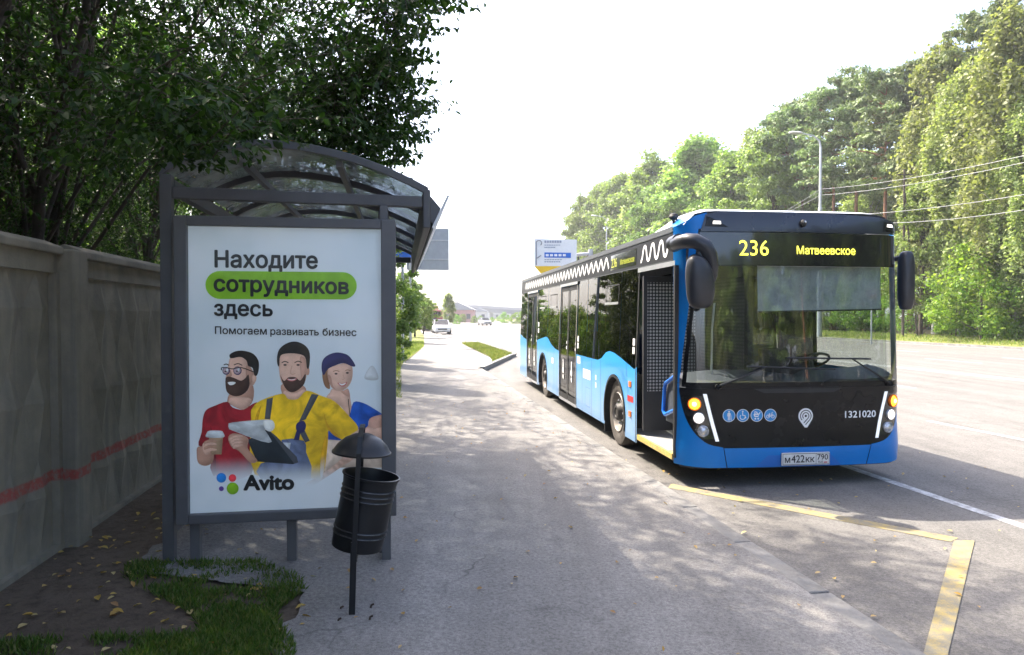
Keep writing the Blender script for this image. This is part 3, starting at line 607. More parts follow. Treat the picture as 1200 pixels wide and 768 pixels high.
# leaves and dust lying on the roof are added with the other fallen leaves
# lettering
def line(name, body, l, r, top=None, bold=0.012, mat='ink_black', layer=9):
    mb = MB(); a0, b0 = posterpt(*l); a1, b1 = posterpt(*r); sl = (b1 - b0) / (a1 - a0); f = PL(layer)
    put_text(mb, body, lambda a, b: f(a, b + sl * (a - a0)), a0, a1, b0, (posterpt(*top)[1] - b0) if top else None, bold); mb.build(name, mat, sheet_)
mb = MB(); a0, b0 = posterpt(240.3, 334); a1, b1 = posterpt(418, 337); r = 0.0895; ol = [(a1 - r + r * math.cos(t), b0 + r * math.sin(t)) for t in frange(-math.pi / 2, math.pi / 2, 0.2)] + [(a0 + r + r * math.cos(t), b0 + r * math.sin(t)) for t in frange(math.pi / 2, 1.5 * math.pi, 0.2)]
mb.patch(ol, PL(8), mi=0); mb.build('green_banner', 'ink_green', sheet_)
line('headline_text', 'Находите', (251.7, 313), (371.7, 314.5), (252, 293.5), 0.028)
line('headline_text', 'сотрудников', (250.8, 341), (408, 344.5), None, 0.032, layer=10)
line('headline_text', 'здесь', (251, 369.8), (318.8, 370.5), None, 0.028)
for wd_, xa, xb in (('Помогаем', 251.7, 312.2), ('развивать', 316.7, 373.3), ('бизнес', 378, 417.5)): line('subtitle_text', wd_, (xa, 391.4 + (xa - 251.7) * 0.0155), (xb, 391.4 + (xb - 251.7) * 0.0155), None, 0.018)
line('logo_text', 'Avito', (286, 574.5), (343.5, 573.5), (286, 558), 0.045)
for (cx, cy, r, mt) in ((150, 655, 22, 'ink_logoblue'), (200, 656, 17, 'ink_logored'), (150, 704, 11, 'ink_logopurple'), (201, 703, 27, 'ink_green')):
    mb = MB(); ink(mb, disc((cx, cy), r, 28), 0, 9, 1); mb.build('logo_dot', mt, sheet_)
glassmat('poster_glass', (0.96, 0.98, 0.98), 1.2)
MB().box(-HWp + 0.074, HWp - 0.094, 0.020, 0.024, Z0p + 0.061, Z1p - 0.061).build('front_glass', 'poster_glass', lb)

# ================================================================ litter bin
pm('bin_enamel', (0.010, 0.011, 0.013), 0.42, 0.0, var=(9, 0.2), coat=0.0, spec=0.4, dirt=(6, 0.6, (0.035, 0.034, 0.032), 0.4))
pm('bark_rust', (0.05, 0.03, 0.02), 0.8, 0.2, var=(40, 0.3)); pm('bin_wear', (0.14, 0.14, 0.14), 0.4, 0.6, var=(30, 0.4))
bb = on_ground(415, 720, 0.073) + RF(0, 0.172)
bn = thing('litter_bin', 'black metal litter bin with domed hood tilted on its stand', 'litter bin', bb, TH)
bk = MB(); Rb = 0.150
bk.lathe([(0.0, 0.012), (0.132, 0.012), (0.136, 0.0), (0.142, 0.004), (0.147, 0.07)] + sum([[(0.148 + 0.00003 * k, z), (0.154, z + 0.006), (0.149, z + 0.012)] for k, z in enumerate((0.085, 0.115, 0.30, 0.33, 0.36))], []) + [(0.157, 0.43), (0.165, 0.435), (0.165, 0.444), (0.155, 0.444), (0.148, 0.40), (0.135, 0.02), (0.0, 0.02)], 40)
bko = bk.build('bucket', 'bin_enamel', bn, smooth=True); bko.location = (0.005, 0, 0.335); bko.rotation_euler = (0, math.radians(11), 0)
for z in (0.091, 0.121, 0.306, 0.336, 0.366):
    m = MB(); pts = [(0.1545 * math.cos(a), 0.1545 * math.sin(a), z) for a in frange(-1.75, -0.75, 0.1)]; m.tube(pts, 0.0022, 6); o = m.build('worn_rib', 'bin_wear', bko)
hd = MB().lathe([(0.002, 0.105), (0.05, 0.100), (0.10, 0.075), (0.14, 0.035), (0.160, 0.0), (0.166, -0.004), (0.166, -0.014), (0.158, -0.010), (0.135, 0.028), (0.09, 0.068), (0.002, 0.09)], 40).build('hood', 'bin_enamel', bn, smooth=True)
hd.location = (0.035, 0.0, 0.915); hd.rotation_euler = (0, math.radians(5), 0)
m = MB(); arc = [(0.0, -0.185, 0.30), (0.012, -0.185, 0.6), (0.028, -0.180, 0.93), (0.034, -0.15, 1.02), (0.038, -0.07, 1.06), (0.039, 0.0, 1.068), (0.038, 0.07, 1.06), (0.034, 0.15, 1.02), (0.028, 0.18, 0.93), (0.012, 0.185, 0.6)]
arc = [(x, y, z) for x, y, z in arc]
for i in range(len(arc) - 1): m.bar(arc[i], Vector(arc[i + 1]) + (Vector(arc[i + 1]) - Vector(arc[i])).normalized() * 0.004, 0.026, 0.010, (0, 1, 0.2) if i in (0, 1, 2, 7, 8) else (0, 0, 1))
m.build('bracket', 'bin_enamel', bn)
m = MB(); m.bar((-0.012, -0.172, -0.02), (0.0, -0.172, 0.42), 0.034, 0.016, (0, 1, 0)); m.build('stand', 'bin_enamel', bn, bevel=0.003)
m = MB(); m.bar((0, -0.172, 0.31), (0.0, 0.18, 0.31), 0.035, 0.012); m.bar((0.01, 0.183, 0.31), (0.012, 0.183, 0.6), 0.035, 0.010, (0, 1, 0)); m.build('cross_bar', 'bin_enamel', bn)
m = MB(); m.box(-0.10, 0.10, -0.27, -0.07, -0.012, -0.004); m.build('base_plate', 'kerb_concrete', bn)
for x, y in ((-0.08, -0.25), (0.085, -0.245), (0.085, -0.09), (-0.08, -0.095)): MB().tube([(x, y, -0.01), (x + 0.004, y, 0.012), (x + 0.018, y, 0.018)], 0.006, 6).build('bolt', 'bark_rust', bn)

bn.scale = (1, 1, 0.94)
# ================================================================ poles and signs
pm('galvanised', (0.46, 0.47, 0.49), 0.5, 0.2, var=(8, 0.1)); pm('sign_back', (0.30, 0.32, 0.345), 0.5, 0.3, var=(4, 0.08))
pm('sign_white', (0.78, 0.79, 0.80), 0.45, var=(6, 0.03)); pm('sign_blue', (0.012, 0.13, 0.55), 0.4, var=(6, 0.05)); pm('sign_yellow', (0.80, 0.50, 0.01), 0.45, var=(5, 0.05))
pm('sign_grey', (0.22, 0.23, 0.26), 0.5, var=(8, 0.1)); pm('sign_red', (0.62, 0.02, 0.02), 0.4, var=(6, 0.06)); pm('sign_lettering', (0.30, 0.33, 0.42), 0.5, var=None)
p = on_ground(472, 425, 0.06)
t = thing('bus_stop_sign', 'thin galvanised pole carrying a white and blue stop sign', 'sign', p, TH)
MB().tube([(0, 0, -0.1), (0, 0, 4.25)], 0.05, 10).build('pole', 'galvanised', t, smooth=True)
MB().box(-0.28, 0.34, -0.055, -0.04, 3.62, 4.3).build('sign_face', 'sign_white', t); MB().box(-0.28, 0.34, -0.062, -0.056, 3.62, 3.92).build('lower_band', 'sign_blue', t)
p = on_ground(481, 405, 0.06)
t = thing('road_sign', 'large grey road sign seen from behind on a tall pole', 'sign', p, TH)
MB().tube([(0, 0, -0.1), (0, 0, 6.55)], 0.075, 10).build('pole', 'galvanised', t, smooth=True)
MB().box(-0.2, 2.12, 0.09, 0.115, 4.15, 6.45).build('sign_panel', 'sign_back', t, bevel=0.004)
for z in (4.75, 5.8): MB().bar((-0.18, 0.07, z), (2.1, 0.07, z), 0.04, 0.05).build('stiffener', 'galvanised', t)
p = on_ground(487, 402, 0.06)
t = thing('lamp_post', 'slim pale lamp post rising behind the shelter beside the path', 'lamp post', p + RF(-0.25, 12, 0), TH)
MB().tube([(0, 0, -0.1), (0, 0, 5.4)], [0.06, 0.045], 8).build('pole', 'galvanised', t); MB().tube([(0, 0, 5.3), (0, 0, 5.7)], [0.13, 0.16], 10).build('lantern', 'sign_white', t)
# route sign on a cantilever behind the bus
pS = at_v(651, 298, 6.6); dS = pS.y
gs = thing('direction_sign', 'white direction board with blue band and yellow foot on a cantilever arm', 'sign', (0, 0, 0), 0)
def signpt(px, py, off=0.0):
    r = ray(px, py); q = CAM + r * (dS / r.y); return Vector((q.x, q.y + off, q.z))
cS = signpt(651, 370); gs.location = (cS.x, cS.y, ZR)
def SB(name, q, mat, off, th=0.03):
    MB().prism([signpt(*p, off) - gs.location for p in q], (0, th, 0)).build(name, mat, gs)
SB('board', [(626, 280), (676, 281), (675.5, 312), (626, 312)], 'sign_white', 0)
SB('foot_panel', [(626, 312), (675, 312), (668, 321), (634, 321)], 'sign_yellow', 0)
SB('blue_band', [(638, 296), (669, 296.5), (669, 302.5), (638, 302)], 'sign_blue', -0.012, 0.01)
for y, x1, h, mt in ((282.2, 658.5, 2.6, 'sign_lettering'), (287, 657, 0.9, 'sign_lettering'), (289.6, 651, 1.2, 'sign_lettering'), (304, 659, 0.9, 'sign_lettering'), (306.4, 657, 1.2, 'sign_lettering')):
    for k in range(7):
        xa = 638 + (x1 - 638) * k / 7; SB('text_bar', [(xa, y), (xa + (x1 - 638) / 7 * 0.8, y), (xa + (x1 - 638) / 7 * 0.8, y + h), (xa, y + h)], mt, -0.012, 0.01)
for k in range(5): SB('text_bar', [(639.5 + k * 5, 298), (643 + k * 5, 298), (643 + k * 5, 300.6), (639.5 + k * 5, 300.6)], 'sign_white', -0.02, 0.006)
m = MB(); pts = [(628.5, 311)] + [(628.5, 286)] + [(631.5 + 3.2 * math.cos(a), 285 - 3.0 * math.sin(a)) for a in frange(math.pi, -0.6, 0.3)] + [(633.5, 287.5)]
m.tube([signpt(*p, -0.02) - gs.location for p in pts], 0.02, 6); m.tube([signpt(*p, -0.02) - gs.location for p in ((629, 303), (634, 299.5))], 0.02, 6); m.build('route_arrow', 'sign_grey', gs)
m = MB(); m.tube([signpt(676, 298.5, 0.1) - gs.location, signpt(694, 297, 0.1) - gs.location], 0.07, 8); m.tube([signpt(640, 298.5, 0.1) - gs.location, signpt(676, 298.5, 0.1) - gs.location], 0.05, 8); m.build('arm', 'galvanised', gs)
q = signpt(692.5, 296, 0.1) - gs.location; MB().tube([(q.x, q.y, 0.0), (q.x, q.y, q.z + 0.15)], [0.13, 0.10], 10).build('pole', 'galvanised', gs)
# ================================================================ the bus
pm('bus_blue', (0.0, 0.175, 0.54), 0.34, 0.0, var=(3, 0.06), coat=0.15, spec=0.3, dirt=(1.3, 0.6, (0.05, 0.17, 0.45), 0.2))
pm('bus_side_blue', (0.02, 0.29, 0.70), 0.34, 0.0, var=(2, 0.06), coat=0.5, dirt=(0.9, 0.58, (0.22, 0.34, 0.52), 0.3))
pm('bus_dark_blue', (0.008, 0.14, 0.50), 0.32, 0.0, var=(3, 0.06), coat=0.6)
pm('bus_black', (0.007, 0.0075, 0.009), 0.26, 0.0, var=(3, 0.15), coat=0.06, spec=0.22, dirt=(1.6, 0.62, (0.02, 0.02, 0.02), 0.2)); pm('band_black', (0.012, 0.012, 0.014), 0.45, 0.0, var=(3, 0.15), spec=0.25)
pm('bus_cap', (0.010, 0.013, 0.024), 0.28, 0.0, var=(3, 0.1), coat=0.5)
pm('display_black', (0.006, 0.007, 0.008), 0.12, 0.0, var=(3, 0.1), coat=1.0)
pm('rubber', (0.016, 0.016, 0.017), 0.6, 0.0, var=(10, 0.2)); pm('mirror_plastic', (0.022, 0.024, 0.030), 0.36, 0.0, var=(14, 0.12), bump=(160, 0.06))
pm('tyre', (0.075, 0.066, 0.058), 0.9, 0.0, var=(12, 0.3), bump=(60, 0.3)); pm('rim_steel', (0.20, 0.185, 0.17), 0.55, 0.5, var=(16, 0.3), dirt=(12, 0.5, (0.11, 0.085, 0.065), 0.7)); pm('hub_dark', (0.05, 0.047, 0.044), 0.6, 0.3, var=(20, 0.3))
pm('rail_grey', (0.10, 0.105, 0.11), 0.4, 0.4, var=(3, 0.2)); pm('alu', (0.52, 0.53, 0.55), 0.38, 0.7, var=(5, 0.08)); pm('decal_white', (0.78, 0.79, 0.80), 0.4, var=(8, 0.05)); pm('decal_blue', (0.012, 0.25, 0.60), 0.4, var=(8, 0.05))
pm('roof_white', (0.55, 0.60, 0.66), 0.45, var=(2, 0.1)); pm('interior_dark', (0.035, 0.036, 0.04), 0.7, var=(4, 0.15)); pm('interior_grey', (0.28, 0.29, 0.30), 0.6, var=(4, 0.1)); pm('seat_cloth', (0.035, 0.06, 0.14), 0.85, var=(30, 0.3), bump=(120, 0.3))
pm('dash_plastic', (0.05, 0.058, 0.072), 0.55, var=(18, 0.12), bump=(140, 0.08)); pm('floor_vinyl', (0.36, 0.31, 0.24), 0.7, var=(26, 0.25)); pm('safety_yellow', (0.50, 0.36, 0.09), 0.6, var=(20, 0.3), dirt=(18, 0.45, (0.3, 0.27, 0.2), 0.7)); pm('rail_blue', (0.015, 0.16, 0.62), 0.35, var=(8, 0.05))
glassmat('windscreen_glass', (0.62, 0.68, 0.66), 2.3); glassmat('tinted_glass', (0.06, 0.064, 0.068), 1.55); glassmat('side_clear_glass', (0.72, 0.76, 0.75), 1.6)
glassmat('blind_film', (0.45, 0.47, 0.5), 1.05, 0.5, cover=((0.62, 0.65, 0.70), 0.9, 3.0))
pm('led_yellow', (0.7, 0.65, 0.05), 0.5, var=None, emit=((0.95, 0.9, 0.08), 0.55)); pm('lamp_amber', (0.9, 0.4, 0.02), 0.3, var=None, emit=((1.0, 0.33, 0.02), 1.0)); pm('lamp_amber_core', (1, 0.7, 0.2), 0.3, var=None, emit=((1.0, 0.62, 0.12), 1.6))
pm('lamp_white', (0.9, 0.9, 0.88), 0.2, var=None, emit=((1.0, 0.92, 0.82), 0.65)); pm('lamp_glass', (0.55, 0.56, 0.58), 0.12, 0.6, var=(60, 0.4)); pm('drl_white', (0.72, 0.73, 0.75), 0.3, var=None, emit=((0.9, 0.95, 1.0), 0.12))
pm('reflector_orange', (0.75, 0.16, 0.01), 0.3, var=(30, 0.2)); pm('plate_white', (0.66, 0.66, 0.64), 0.4, var=(14, 0.06)); pm('ink_dark', (0.015, 0.015, 0.018), 0.5, var=None); pm('flag_red', (0.5, 0.02, 0.02), 0.5, var=None)
def dotmat(nm, dot):
    """partition film printed with rows of pale dots"""
    m, nt, out = newmat(nm); co = coords(nt); sp = N(nt, 'ShaderNodeSeparateXYZ'); nt.links.new(co, sp.inputs[0])
    st = 0.042
    def cell(o): return math_(nt, 'SUBTRACT', math_(nt, 'FRACT', math_(nt, 'DIVIDE', o, st)), 0.5)
    a, b_ = cell(math_(nt, 'ADD', sp.outputs[0], sp.outputs[1])), cell(sp.outputs[2]); d = math_(nt, 'SQRT', math_(nt, 'ADD', math_(nt, 'MULTIPLY', a, a), math_(nt, 'MULTIPLY', b_, b_)))
    k = ramp(nt, d, [(0.33, (1, 1, 1)), (0.37, (0, 0, 0))]); b = N(nt, 'ShaderNodeBsdfPrincipled', Roughness=0.3)
    nt.links.new(mix(nt, k, (0.02, 0.023, 0.026), (dot,) * 3), b.inputs['Base Color']); nt.links.new(b.outputs[0], out.inputs[0])
dotmat('dotted_film', 0.42); dotmat('dotted_film_dark', 0.09)
def dusty(name):
    """road dust thrown up on the lower skirt"""
    nt = M[name].node_tree; b = next(n for n in nt.nodes if n.type == 'BSDF_PRINCIPLED'); src = b.inputs['Base Color'].links[0].from_socket; co = coords(nt)
    sp = N(nt, 'ShaderNodeSeparateXYZ'); nt.links.new(co, sp.inputs[0]); mr = N(nt, 'ShaderNodeMapRange'); nt.links.new(sp.outputs[2], mr.inputs[0]); mr.inputs[1].default_value = 1.15; mr.inputs[2].default_value = 0.25
    f = math_(nt, 'MULTIPLY', mr.outputs[0], math_(nt, 'MULTIPLY_ADD', noise_(nt, co, 2.3, 6, 0.65), 1.0, 0.15)); nt.links.new(mix(nt, math_(nt, 'MULTIPLY', f, 0.75), src, (0.36, 0.38, 0.40)), b.inputs['Base Color'])
dusty('bus_side_blue')
BA = math.atan(104 / 820); HW, BL = 1.35, 12.42
bcor = Vector(((797 - 600) / FPX * 7.45, 7.45, ZR)); bex = Vector((math.cos(BA), math.sin(BA), 0)); BO = bcor + bex * HW
bus = thing('city_bus', 'blue and black low floor city bus on route 236 at the stop', 'bus', BO, BA)
RC = 0.33
def fy(u, z):
    a = abs(u); y = 0.045 * min(a, 1.02) ** 2
    if a > HW - RC: d = min(a - (HW - RC), RC - 1e-6); y += RC - math.sqrt(RC * RC - d * d)
    return y + 0.045 * max(0, z - 1.1) - 0.03 * max(0.0, 1 - abs(z - 0.42) / 0.3) + (2.2 * max(0, z - 2.88) ** 2)
def FS(off=0.0):
    def f(u, z):
        a = abs(u); e = 1e-3; du = (fy(a + e, z) - fy(a - e, z)) / (2 * e) if a < HW - 0.004 else 20.0
        nx, ny = du, -1.0; l = math.hypot(nx, ny); s = 1 if u >= 0 else -1
        return (u + s * nx / l * off, fy(u, z) + ny / l * off, z)
    return f
def tum(z): return 0.0 if z < 1.2 else 0.035 * (z - 1.2)
def SS(side=-1, off=0.0): return lambda s, z: (side * (HW - tum(z) + off), s, z)
CU = [x * g for g in (1, -1) for x in (0.2, 0.4, 0.6, 0.8, 0.95, 1.03, 1.08, 1.13, 1.18, 1.22, 1.25, 1.28, 1.30, 1.32, 1.335)] + [0.0]
CZ = frange(0.3, 2.98, 0.12)
def fpatch(name, poly, mat, off=0.0, parent=bus, smooth=True, mats=None):
    return MB().patch(poly, FS(off), CU, CZ).build(name, mat, parent, smooth=smooth)
UL, UR = -1.325, 1.3499
mask_l = [(-1.285, 1.03), (-1.262, 0.86), (-1.215, 0.70), (-1.14, 0.57), (-1.02, 0.475), (-0.86, 0.44)]
mask_r = [(0.86, 0.44), (1.02, 0.475), (1.14, 0.57), (1.215, 0.70), (1.262, 0.86), (1.285, 1.03)]
# --- bumper, split into middle and two corners by thin seams
cl = smoothpoly(mask_l, 3, False); cr = smoothpoly(mask_r, 3, False)
fpatch('bumper_corner', [(UL, 0.235), (-1.0, 0.215), (-0.815, 0.215), (-0.86, 0.437)] + [p for p in reversed(cl)][1:] + [(-1.285, 1.12), (UL, 1.12)], 'bus_blue', 0.004)
fpatch('bumper_corner', [(UR, 0.235), (UR, 1.12), (1.285, 1.12)] + [p for p in reversed(cr)] + [(0.815, 0.215), (1.0, 0.215)], 'bus_blue', 0.004)
fpatch('bumper', [(-0.805, 0.215), (0.805, 0.215), (0.85, 0.43), (-0.85, 0.43)], 'bus_blue', 0.004)
fpatch('bumper_recess', [(-0.50, 0.217), (0.50, 0.217), (0.36, 0.345), (-0.36, 0.345)], 'bus_dark_blue', 0.0055)
fpatch('bumper_liner', [(-1.30, 0.20), (1.30, 0.20), (1.30, 0.5), (-1.30, 0.5)], 'rubber', -0.035)
MB().prism([(-1.28, 0.25, 0.218), (1.28, 0.25, 0.218), (1.28, 1.0, 0.26), (-1.28, 1.0, 0.26)], (0, 0, 0.02)).build('underside', 'rubber', bus)
# --- lower black mask with lamps
fpatch('front_mask', cl + cr + [(1.285, 1.075), (-1.285, 1.075)], 'bus_black', 0.006)
fpatch('service_flap', [(-0.52, 1.068), (0.52, 1.068), (0.40, 1.02), (-0.40, 1.02)], 'rubber', 0.010)
for s in (-1, 1):
    fpatch('lamp_recess', [(s * u, z) for u, z in ((1.085, 0.995), (1.265, 0.985), (1.235, 0.80), (1.17, 0.64), (1.06, 0.53), (0.955, 0.53))], 'display_black', 0.008)
    fpatch('light_strip', [(s * u, z) for u, z in ((1.035, 1.015), (1.075, 1.015), (0.945, 0.505), (0.905, 0.505))], 'drl_white', 0.014)
    for (u, z, r, kind) in ((1.155, 0.905, 0.064, 'a'), (1.115, 0.755, 0.055, 'w'), (1.075, 0.615, 0.055, 'g')):
        c = FS(0.012)(s * u, z); n = (Vector(FS(0.03)(s * u, z)) - Vector(c)).normalized()
        hl = MB().lathe([(r * 1.12, -0.01), (r * 1.12, 0.012), (r, 0.016), (r * 0.9, 0.004)], 24).build('headlight', 'lamp_glass' if kind != 'a' else 'reflector_orange', bus, smooth=True)
        lens = MB().lathe([(r * 0.92, 0.004), (r * 0.7, 0.018), (r * 0.35, 0.026), (0.001, 0.028)], 24).build('lens', {'a': 'lamp_amber', 'w': 'lamp_white', 'g': 'lamp_glass'}[kind], hl, smooth=True)
        if kind == 'a': MB().lathe([(r * 0.42, 0.024), (r * 0.3, 0.034), (0.001, 0.036)], 16).build('bulb', 'lamp_amber_core', hl)
        hl.location = c; hl.rotation_euler = n.to_track_quat('Z', 'Y').to_euler()
# --- windscreen with black surround, display, cap
ws_l = [(-1.27, 1.085), (-1.235, 1.5), (-1.185, 1.95), (-1.13, 2.40)]; ws_r = [(1.26, 2.40), (1.275, 1.95), (1.285, 1.5), (1.29, 1.085)]
fpatch('windscreen', [(-1.235, 1.13), (-1.20, 1.5), (-1.15, 1.95), (-1.095, 2.395), (1.225, 2.395), (1.24, 1.95), (1.25, 1.5), (1.255, 1.13)], 'windscreen_glass', 0.0)
fpatch('screen_surround', ws_l + [(-1.095, 2.40), (-1.15, 1.95), (-1.20, 1.5), (-1.235, 1.085)], 'bus_black', 0.003)
fpatch('screen_surround', ws_r + [(1.255, 1.085), (1.25, 1.5), (1.24, 1.95), (1.225, 2.40)], 'bus_black', 0.003)
fpatch('screen_sill', [(-1.235, 1.078), (1.255, 1.078), (1.255, 1.135), (-1.235, 1.135)], 'bus_black', 0.003)
fpatch('destination_display', [(-1.13, 2.402), (1.26, 2.402), (1.25, 2.765), (-1.085, 2.765)], 'display_black', 0.004)
mb = MB(); put_text(mb, '236', FS(0.008), -0.655, -0.325, 2.515, 0.165, 0.0); mb.build('route_number', 'led_yellow', bus)
mb = MB(); put_text(mb, 'Матвеевское', FS(0.008), 0.0, 0.70, 2.535, 0.088, 0.010); mb.build('route_text', 'led_yellow', bus)
fpatch('a_pillar', [(UL, 1.125), (-1.287, 1.125), (-1.252, 1.5), (-1.20, 1.95), (-1.148, 2.40), (-1.10, 2.77), (-1.085, 2.88), (UL + 0.01, 2.84)], 'bus_blue', 0.004)
fpatch('a_pillar', [(UR, 1.125), (UR, 2.84), (1.285, 2.88), (1.268, 2.40), (1.283, 1.95), (1.293, 1.5), (1.296, 1.125)], 'bus_blue', 0.004)
fpatch('roof_cap', [(-1.08, 2.772), (1.265, 2.772), (1.275, 2.85), (1.24, 2.92), (1.0, 2.965), (0.5, 2.985), (0, 2.99), (-0.5, 2.995), (-0.86, 3.0), (-1.02, 2.96)], 'bus_cap', 0.008)
for s, u in ((-1, -0.90), (1, 1.15)):
    fpatch('marker_recess', [(u - 0.13, 2.83), (u + 0.13, 2.82), (u + 0.09 * s + 0.02, 2.93), (u - 0.11, 2.94)] if s < 0 else [(u - 0.10, 2.80), (u + 0.10, 2.80), (u + 0.08, 2.90), (u - 0.08, 2.91)], 'bus_black', 0.011)
    fpatch('marker_lamp', [(u - 0.045, 2.855), (u + 0.045, 2.853), (u + 0.04, 2.885), (u - 0.04, 2.887)], 'lamp_white', 0.016)
c = Vector(FS(0.01)(0.07, 2.87)); m = MB(); m.lathe([(0.034, 0), (0.032, 0.03), (0.018, 0.045), (0.001, 0.047)], 14, 'y'); o = m.build('front_camera', 'rubber', bus, smooth=True); o.location = c; o.scale = (1, -1, 1.25)
o = MB().lathe([(0.016, 0), (0.001, 0.006)], 10, 'y', (0.008, 0.044, 0.012)).build('camera_lens', 'lamp_glass', bus); o.location = c; o.scale = (1, -1, 1)
# --- decals of the front
for k, u in enumerate((-0.79, -0.637, -0.483, -0.33)):
    d = MB(); d.patch(disc((u, 0.78), 0.069, 28), FS(0.010), CU); do = d.build('pictogram', ['decal_blue'], bus)
    w = MB(); f = FS(0.013)
    ring = disc((u, 0.78), 0.069, 28); rin = disc((u, 0.78), 0.063, 28)
    for i in range(28): j = (i + 1) % 28; w.add([f(*ring[i]), f(*ring[j]), f(*rin[j]), f(*rin[i])], [(0, 1, 2, 3)])
    def st(pts, wd=0.009):
        for q in ribbon([(u + a, 0.78 + b) for a, b in pts], wd): w.add([f(*p) for p in q], [(0, 1, 2, 3)])
    def dt(a, b, r): w.patch(disc((u + a, 0.78 + b), r, 10), f)
    if k == 0: dt(0, 0.042, 0.010); st([(0, 0.03), (0, -0.008)], 0.022); st([(-0.007, -0.005), (-0.008, -0.052)]); st([(0.007, -0.005), (0.008, -0.052)]); st([(-0.015, 0.025), (-0.018, -0.008)], 0.006); st([(0.014, 0.025), (0.022, -0.005), (0.024, -0.05)], 0.006)
    if k == 1: dt(-0.002, 0.044, 0.009); st([(-0.004, 0.033), (-0.002, 0.002), (0.022, 0.0), (0.032, -0.03)], 0.011); st([(-0.018 + 0.026 * math.cos(a), -0.018 + 0.026 * math.sin(a)) if False else (-0.004 + 0.027 * math.cos(a), -0.016 + 0.027 * math.sin(a)) for a in frange(2.3, 6.2, 0.3)], 0.008)
    if k == 2: st([(-0.03 + 0.0, 0.012), (-0.022, -0.01), (0.014, -0.012), (0.024, 0.012), (-0.03, 0.012)], 0.014); st([(0.022, 0.01), (0.038, 0.034)]); dt(-0.016, -0.036, 0.010); dt(0.016, -0.036, 0.010); st([(-0.02, 0.015), (-0.022, 0.04), (0.0, 0.035), (0.008, 0.014)], 0.010)
    if k == 3:
        for a0 in (-0.027, 0.027): st([(a0 + 0.017 * math.cos(a), -0.014 + 0.017 * math.sin(a)) for a in frange(0, 2 * math.pi, 0.45)], 0.006)
        st([(-0.027, -0.014), (-0.012, 0.012), (0.016, 0.012), (0.0, -0.014), (-0.027, -0.014)], 0.006); st([(0.0, -0.014), (-0.015, 0.022)], 0.006); st([(0.027, -0.014), (0.014, 0.026), (0.028, 0.03)], 0.006)
    w.build('pictogram_figure', 'decal_white', do)
L0 = (0.075, 0.765); f = FS(0.011); m = MB()
pin = [(L0[0] + 0.085 * math.cos(a), L0[1] + 0.085 * math.sin(a)) for a in frange(-0.62, math.pi + 0.62, 0.14)] + [(L0[0] - 0.015, L0[1] - 0.125), (L0[0] + 0.015, L0[1] - 0.125)]
m.patch(pin, f, mi=0)
f2 = FS(0.014)
for r in (0.062, 0.036):
    for q in ribbon([(L0[0] + r * math.cos(a), L0[1] + r * math.sin(a)) for a in frange(-0.75, 3.95, 0.2)], 0.009): m.add([f2(*p) for p in q], [(0, 1, 2, 3)], 1)
for q in ribbon([(L0[0] + 0.045, L0[1] - 0.043), (L0[0] - 0.005, L0[1] - 0.095)], 0.009) + ribbon([(L0[0] + 0.026, L0[1] - 0.025), (L0[0] - 0.024, L0[1] - 0.075)], 0.009): m.add([f2(*p) for p in q], [(0, 1, 2, 3)], 1)
m.patch(disc(L0, 0.013, 14), f2, mi=1); m.build('emblem', ['decal_white', 'bus_black'], bus)
mb = MB(); put_text(mb, '1321020', FS(0.011), 0.545, 0.925, 0.735, 0.072, 0.018); mb.build('fleet_number', 'decal_white', bus)
pl = MB(); c = Vector(FS(0.02)(0.055, 0.305)); PXC = 0.055
MB().box(-0.275, 0.275, -0.012, 0.012, -0.068, 0.068).build('number_plate', 'plate_white', bus, bevel=0.003, loc=c + Vector((0, -0.01, 0))); plo = bpy.data.objects['number_plate']
g = lambda a, b: (a, -0.0145, b)
m = MB()
for q in ([(-0.268, 0.056), (0.268, 0.056), (0.268, 0.061), (-0.268, 0.061)], [(-0.268, -0.061), (0.268, -0.061), (0.268, -0.056), (-0.268, -0.056)], [(-0.268, -0.056), (-0.264, -0.056), (-0.264, 0.056), (-0.268, 0.056)], [(0.264, -0.056), (0.268, -0.056), (0.268, 0.056), (0.264, 0.056)], [(0.112, -0.056), (0.116, -0.056), (0.116, 0.056), (0.112, 0.056)]): m.add([g(*p) for p in q], [(0, 1, 2, 3)])
put_text(m, 'м', g, -0.245, -0.185, -0.036, 0.054, 0.012); put_text(m, '422', g, -0.17, -0.02, -0.036, 0.078, 0.012); put_text(m, 'кк', g, -0.005, 0.095, -0.036, 0.054, 0.012); put_text(m, '790', g, 0.128, 0.252, -0.012, 0.060, 0.010); put_text(m, 'RUS', g, 0.14, 0.195, -0.046, 0.022, 0.01)
m.build('plate_characters', 'ink_dark', plo); MB().add([g(0.205, -0.046), g(0.245, -0.046), g(0.245, -0.034), g(0.205, -0.034)], [(0, 1, 2, 3)]).build('plate_flag', 'flag_red', plo)
# --- wipers
def wiper(p0, p1, b0, b1):
    m = MB(); F1 = FS(0.045); F2 = FS(0.03)
    m.tube([FS(0.02)(*p0), F1((p0[0] * 2 + p1[0]) / 3, (p0[1] * 2 + p1[1]) / 3), F1(*p1)], [0.016, 0.012, 0.008], 8)
    n = 8; pts = [FS(0.016)(b0[0] + (b1[0] - b0[0]) * k / n, b0[1] + (b1[1] - b0[1]) * k / n) for k in range(n + 1)]
    o = m.build('wiper', 'rubber', bus); MB().tube(pts, 0.011, 6).build('wiper_blade', 'rubber', o); MB().lathe([(0.03, 0), (0.028, 0.03), (0.001, 0.04)], 12, 'y').build('pivot', 'rubber', o).location = Vector(FS(0.015)(*p0)) - Vector((0, 0.03, 0))
wiper((-0.92, 1.095), (-0.40, 1.30), (-0.60, 1.31), (0.42, 1.27)); wiper((1.10, 1.10), (0.60, 1.39), (-0.14, 1.40), (0.86, 1.38))
